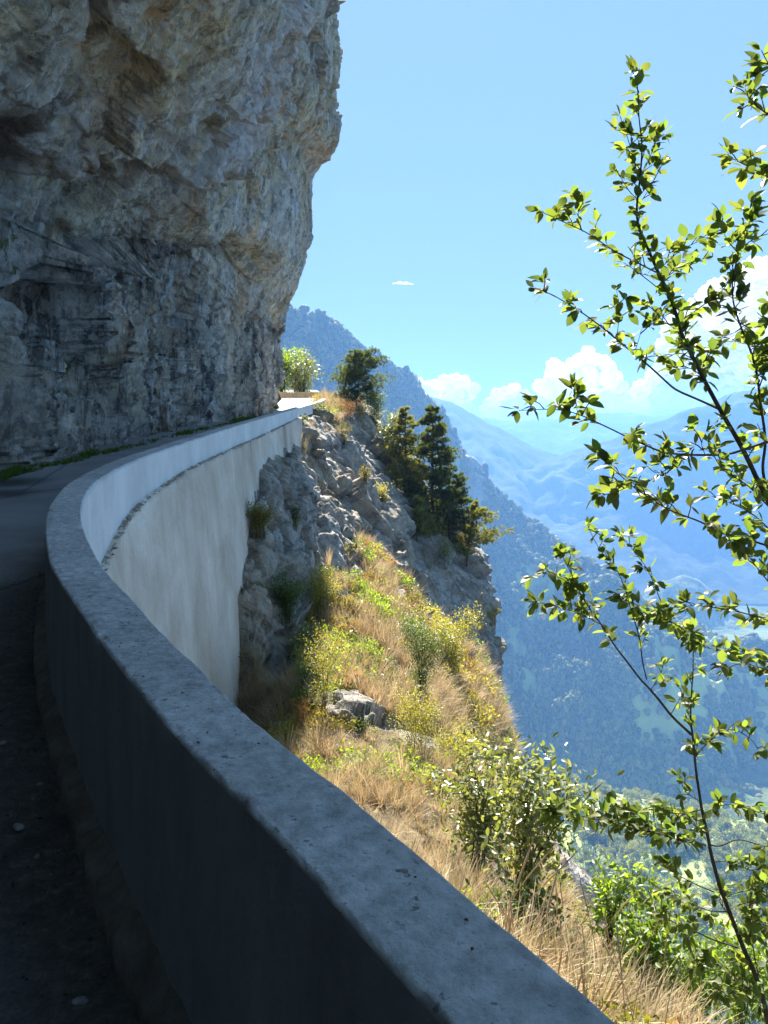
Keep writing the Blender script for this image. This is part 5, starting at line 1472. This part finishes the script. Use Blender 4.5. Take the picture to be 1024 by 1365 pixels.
TB_base = np.array(TB_trunk[0][0][0]); TB_base[2] = ground(TB_base[0], TB_base[1]) - 0.05
TB_trunk[0][0][0] = TB_base
_, n1 = leafy_tree('leafy_tree', 'tree whose trunk stands off to the right, its long bough rising into the sky', TB_base, TB_trunk, TB, (0.034, 0.066), 0.08)

stem = [(1042, 1520), (1030, 1400), (1013, 1319), (986, 1251), (959, 1178), (941, 1110), (931, 1047), (923, 979), (921, 950), (925, 867)]
TA_trunk = [br(stem, 3.2, 3.2, 0.024, 0.003, 0.80, 0.06)]
TA = [
    br([(922, 979), (895, 952), (868, 920), (852, 903), (813, 850), (791, 818), (770, 782), (747, 734)], 3.2, 3.0, 0.010, 0.0018, 0.55, 0.04),
    br([(862, 905), (859, 889), (848, 836), (824, 764), (802, 736), (785, 702)], 3.1, 3.2, 0.005, 0.0016, 0.2, 0.045),
    br([(880, 800), (866, 765), (852, 743), (831, 718)], 3.1, 3.15, 0.003, f0=0.15, spc=0.04),
    br([(925, 867), (927, 857), (905, 836), (873, 818), (831, 800)], 3.2, 3.0, 0.005, f0=0.1, spc=0.028),
    br([(800, 832), (765, 815), (735, 806), (706, 802)], 3.05, 2.95, 0.003, f0=0.1, spc=0.035),
    br([(780, 800), (755, 775), (728, 765), (708, 770)], 3.05, 3.0, 0.003, f0=0.1, spc=0.035),
    br([(1060, 890), (1024, 882), (980, 871), (927, 860)], 3.0, 3.15, 0.005, f0=0.05, spc=0.03),
    br([(1060, 830), (1024, 825), (973, 814), (930, 807), (893, 811)], 2.9, 3.0, 0.005, f0=0.1, spc=0.03),
    br([(1050, 905), (1010, 890), (985, 885), (965, 895)], 3.0, 3.0, 0.004, f0=0.1, spc=0.035),
    br([(941, 1128), (904, 1119), (832, 1101), (777, 1088), (734, 1079)], 3.2, 2.9, 0.007, 0.0018, 0.1, 0.022),
    br([(870, 1110), (850, 1090), (820, 1075), (790, 1078)], 3.1, 3.1, 0.003, f0=0.1, spc=0.03),
    br([(952, 1190), (925, 1178), (900, 1165), (880, 1150)], 3.2, 3.1, 0.005, f0=0.35, spc=0.04),
    br([(984, 1264), (936, 1246), (895, 1228), (868, 1205)], 3.2, 3.0, 0.006, f0=0.4, spc=0.04),
    br([(945, 1125), (960, 1128), (985, 1120), (1024, 1128), (1060, 1120)], 3.2, 3.1, 0.006, f0=0.6, spc=0.06),
    br([(926, 1010), (950, 985), (975, 972), (1000, 985), (1012, 1000)], 3.2, 3.0, 0.004, f0=0.2, spc=0.035),
    br([(938, 1085), (965, 1072), (990, 1075), (1018, 1085)], 3.2, 3.05, 0.004, f0=0.1, spc=0.028),
    br([(935, 1070), (915, 1055), (905, 1035)], 3.2, 3.25, 0.003, f0=0.2, spc=0.04),
    br([(942, 1120), (920, 1095), (900, 1085), (880, 1080)], 3.2, 3.3, 0.003, f0=0.1, spc=0.028),
    br([(1010, 1300), (1000, 1240), (1006, 1200), (1020, 1180)], 3.2, 3.0, 0.005, f0=0.3, spc=0.03),
    br([(975, 1225), (960, 1200), (985, 1190), (1005, 1185)], 3.2, 3.3, 0.004, f0=0.2, spc=0.03),
    br([(1020, 1340), (1002, 1320), (985, 1318), (965, 1330)], 3.2, 3.0, 0.004, f0=0.15, spc=0.03),
    br([(1000, 1285), (975, 1290), (950, 1285), (925, 1290)], 3.2, 3.1, 0.004, f0=0.15, spc=0.03),
    br([(970, 1215), (940, 1212), (915, 1200), (890, 1192)], 3.2, 3.3, 0.004, f0=0.2, spc=0.03),
    br([(1008, 1300), (1030, 1270), (1024, 1240), (1010, 1225)], 3.2, 3.1, 0.004, f0=0.2, spc=0.03),
    br([(950, 1150), (975, 1150), (1000, 1160), (1024, 1155)], 3.2, 3.1, 0.004, f0=0.15, spc=0.03),
    br([(935, 1080), (905, 1085), (870, 1080), (835, 1090)], 3.2, 3.3, 0.004, f0=0.2, spc=0.028),
    br([(895, 952), (905, 935), (915, 915)], 3.2, 3.2, 0.003, f0=0.2, spc=0.04),
    br([(868, 920), (880, 900), (884, 885)], 3.1, 3.1, 0.003, f0=0.2, spc=0.04),
]
TA_base = np.array(TA_trunk[0][0][0]); TA_base[2] = ground(TA_base[0], TA_base[1]) - 0.05
TA_trunk[0][0][0] = TA_base
_, n2 = leafy_tree('slender_tree', 'slender young tree with a forked dark stem rising from the lower right corner', TA_base, TA_trunk, TA, (0.034, 0.068), 0.08)
print('leaves', n1, n2)

# tall bleached stalks standing in front of the slope
sm2 = MB()
for k in range(46):
    u = RNG.uniform(640, 1010); v = RNG.uniform(1290, 1420)
    b = on_hill(u, v)
    if b is None: continue
    b = np.array(b); l = RNG.uniform(0.35, 0.95) * min(1.3, b[1] / 4.0)
    ln = RNG.normal(size=2) * 0.22 * l
    P = cr([b, b + np.array([ln[0] * 0.3, ln[1] * 0.3, l * 0.55]), b + np.array([ln[0] + 0.06 * l, ln[1], l])], 9)
    sm2.tube(P, np.r_[np.linspace(0.0028, 0.0016, 6), 0.0035, 0.004, 0.0008], 4, False)
o = link('dry_stalks', sm2.mesh('dry_stalks', M['grass'])); tag(o, kind='stuff')

# ------------------------------------------------------------------ small loose things
# crumbs and litter on top of the parapet
n = 230
s_ = RNG.uniform(5.8, 14.5, n)
s_ = np.where(RNG.random(n) < 0.5, RNG.uniform(5.8, 9.5, n), s_)
o_ = -TH + 0.02 + (TH - 0.04) * RNG.random(n)
q = path_at(s_); qn = path_normal(s_)
cp = np.c_[q + qn * (o_)[:, None], 0.825 + road_z(q[:, 1]) + 0.001]
cs = 0.0014 + 0.0055 * RNG.random(n) ** 4
v, f = lumps(cp, cs, 0.5)
tag(link('parapet_litter', mesh_np('parapet_litter', v, f, False, (M['debris'],))), kind='stuff')
# gravel along the foot of the parapet
n = 2600
s_ = RNG.uniform(4.6, 14.5, n); q = path_at(s_); qn = path_normal(s_)
o_ = -TH - 0.12 - 0.9 * RNG.random(n) ** 1.6
gp2 = np.c_[q + qn * o_[:, None], road_z(q[:, 1]) + 0.003]
v, f = lumps(gp2, 0.003 + 0.013 * RNG.random(n) ** 3, 0.6)
tag(link('roadside_gravel', mesh_np('roadside_gravel', v, f, False, (M['gravel'],))), kind='stuff')

def stone(label, u, v, size, seed):
    dd = ray(u, v); y = dd[1] * (0.0 - 1.6) / dd[2]; c = at(u, v, y)
    bm = bmesh.new(); bmesh.ops.create_icosphere(bm, subdivisions=3, radius=1.0)
    V = np.array([w.co for w in bm.verts])
    fac, _ = facets(V * 1.0 + seed * 5.7, 1.1, 600 + seed, (1, 1, 1), 0.9, 0.0)
    V2 = V * (1 + 0.22 * fac + 0.10 * perlin(V * 2 + seed, seed))[:, None] * np.array([1.25, 0.85, 0.55]) * size
    for w, co in zip(bm.verts, V2): w.co = Vector(co)
    me = bpy.data.meshes.new('stone'); bm.to_mesh(me); bm.free(); me.materials.append(M['stone'])
    o = link('stone', me, loc=(c[0], c[1], size * 0.3)); o.rotation_euler = (0, 0, seed * 1.3)
    return tag(o, label, 'stone', 'loose stones on the dark edge of the road')
stone('pale stone half cut by the left edge of the picture', 4, 991, 0.016, 1)
stone('largest pale stone on the dark road left of the parapet', 25, 1104, 0.021, 2)
stone('small brownish stone just past the largest pale one', 53, 1046, 0.013, 3)
stone('small flat stone nearer than the largest pale one', 50, 1143, 0.013, 4)
stone('dull round stone nearest the bottom of the picture', 107, 1336, 0.017, 5)
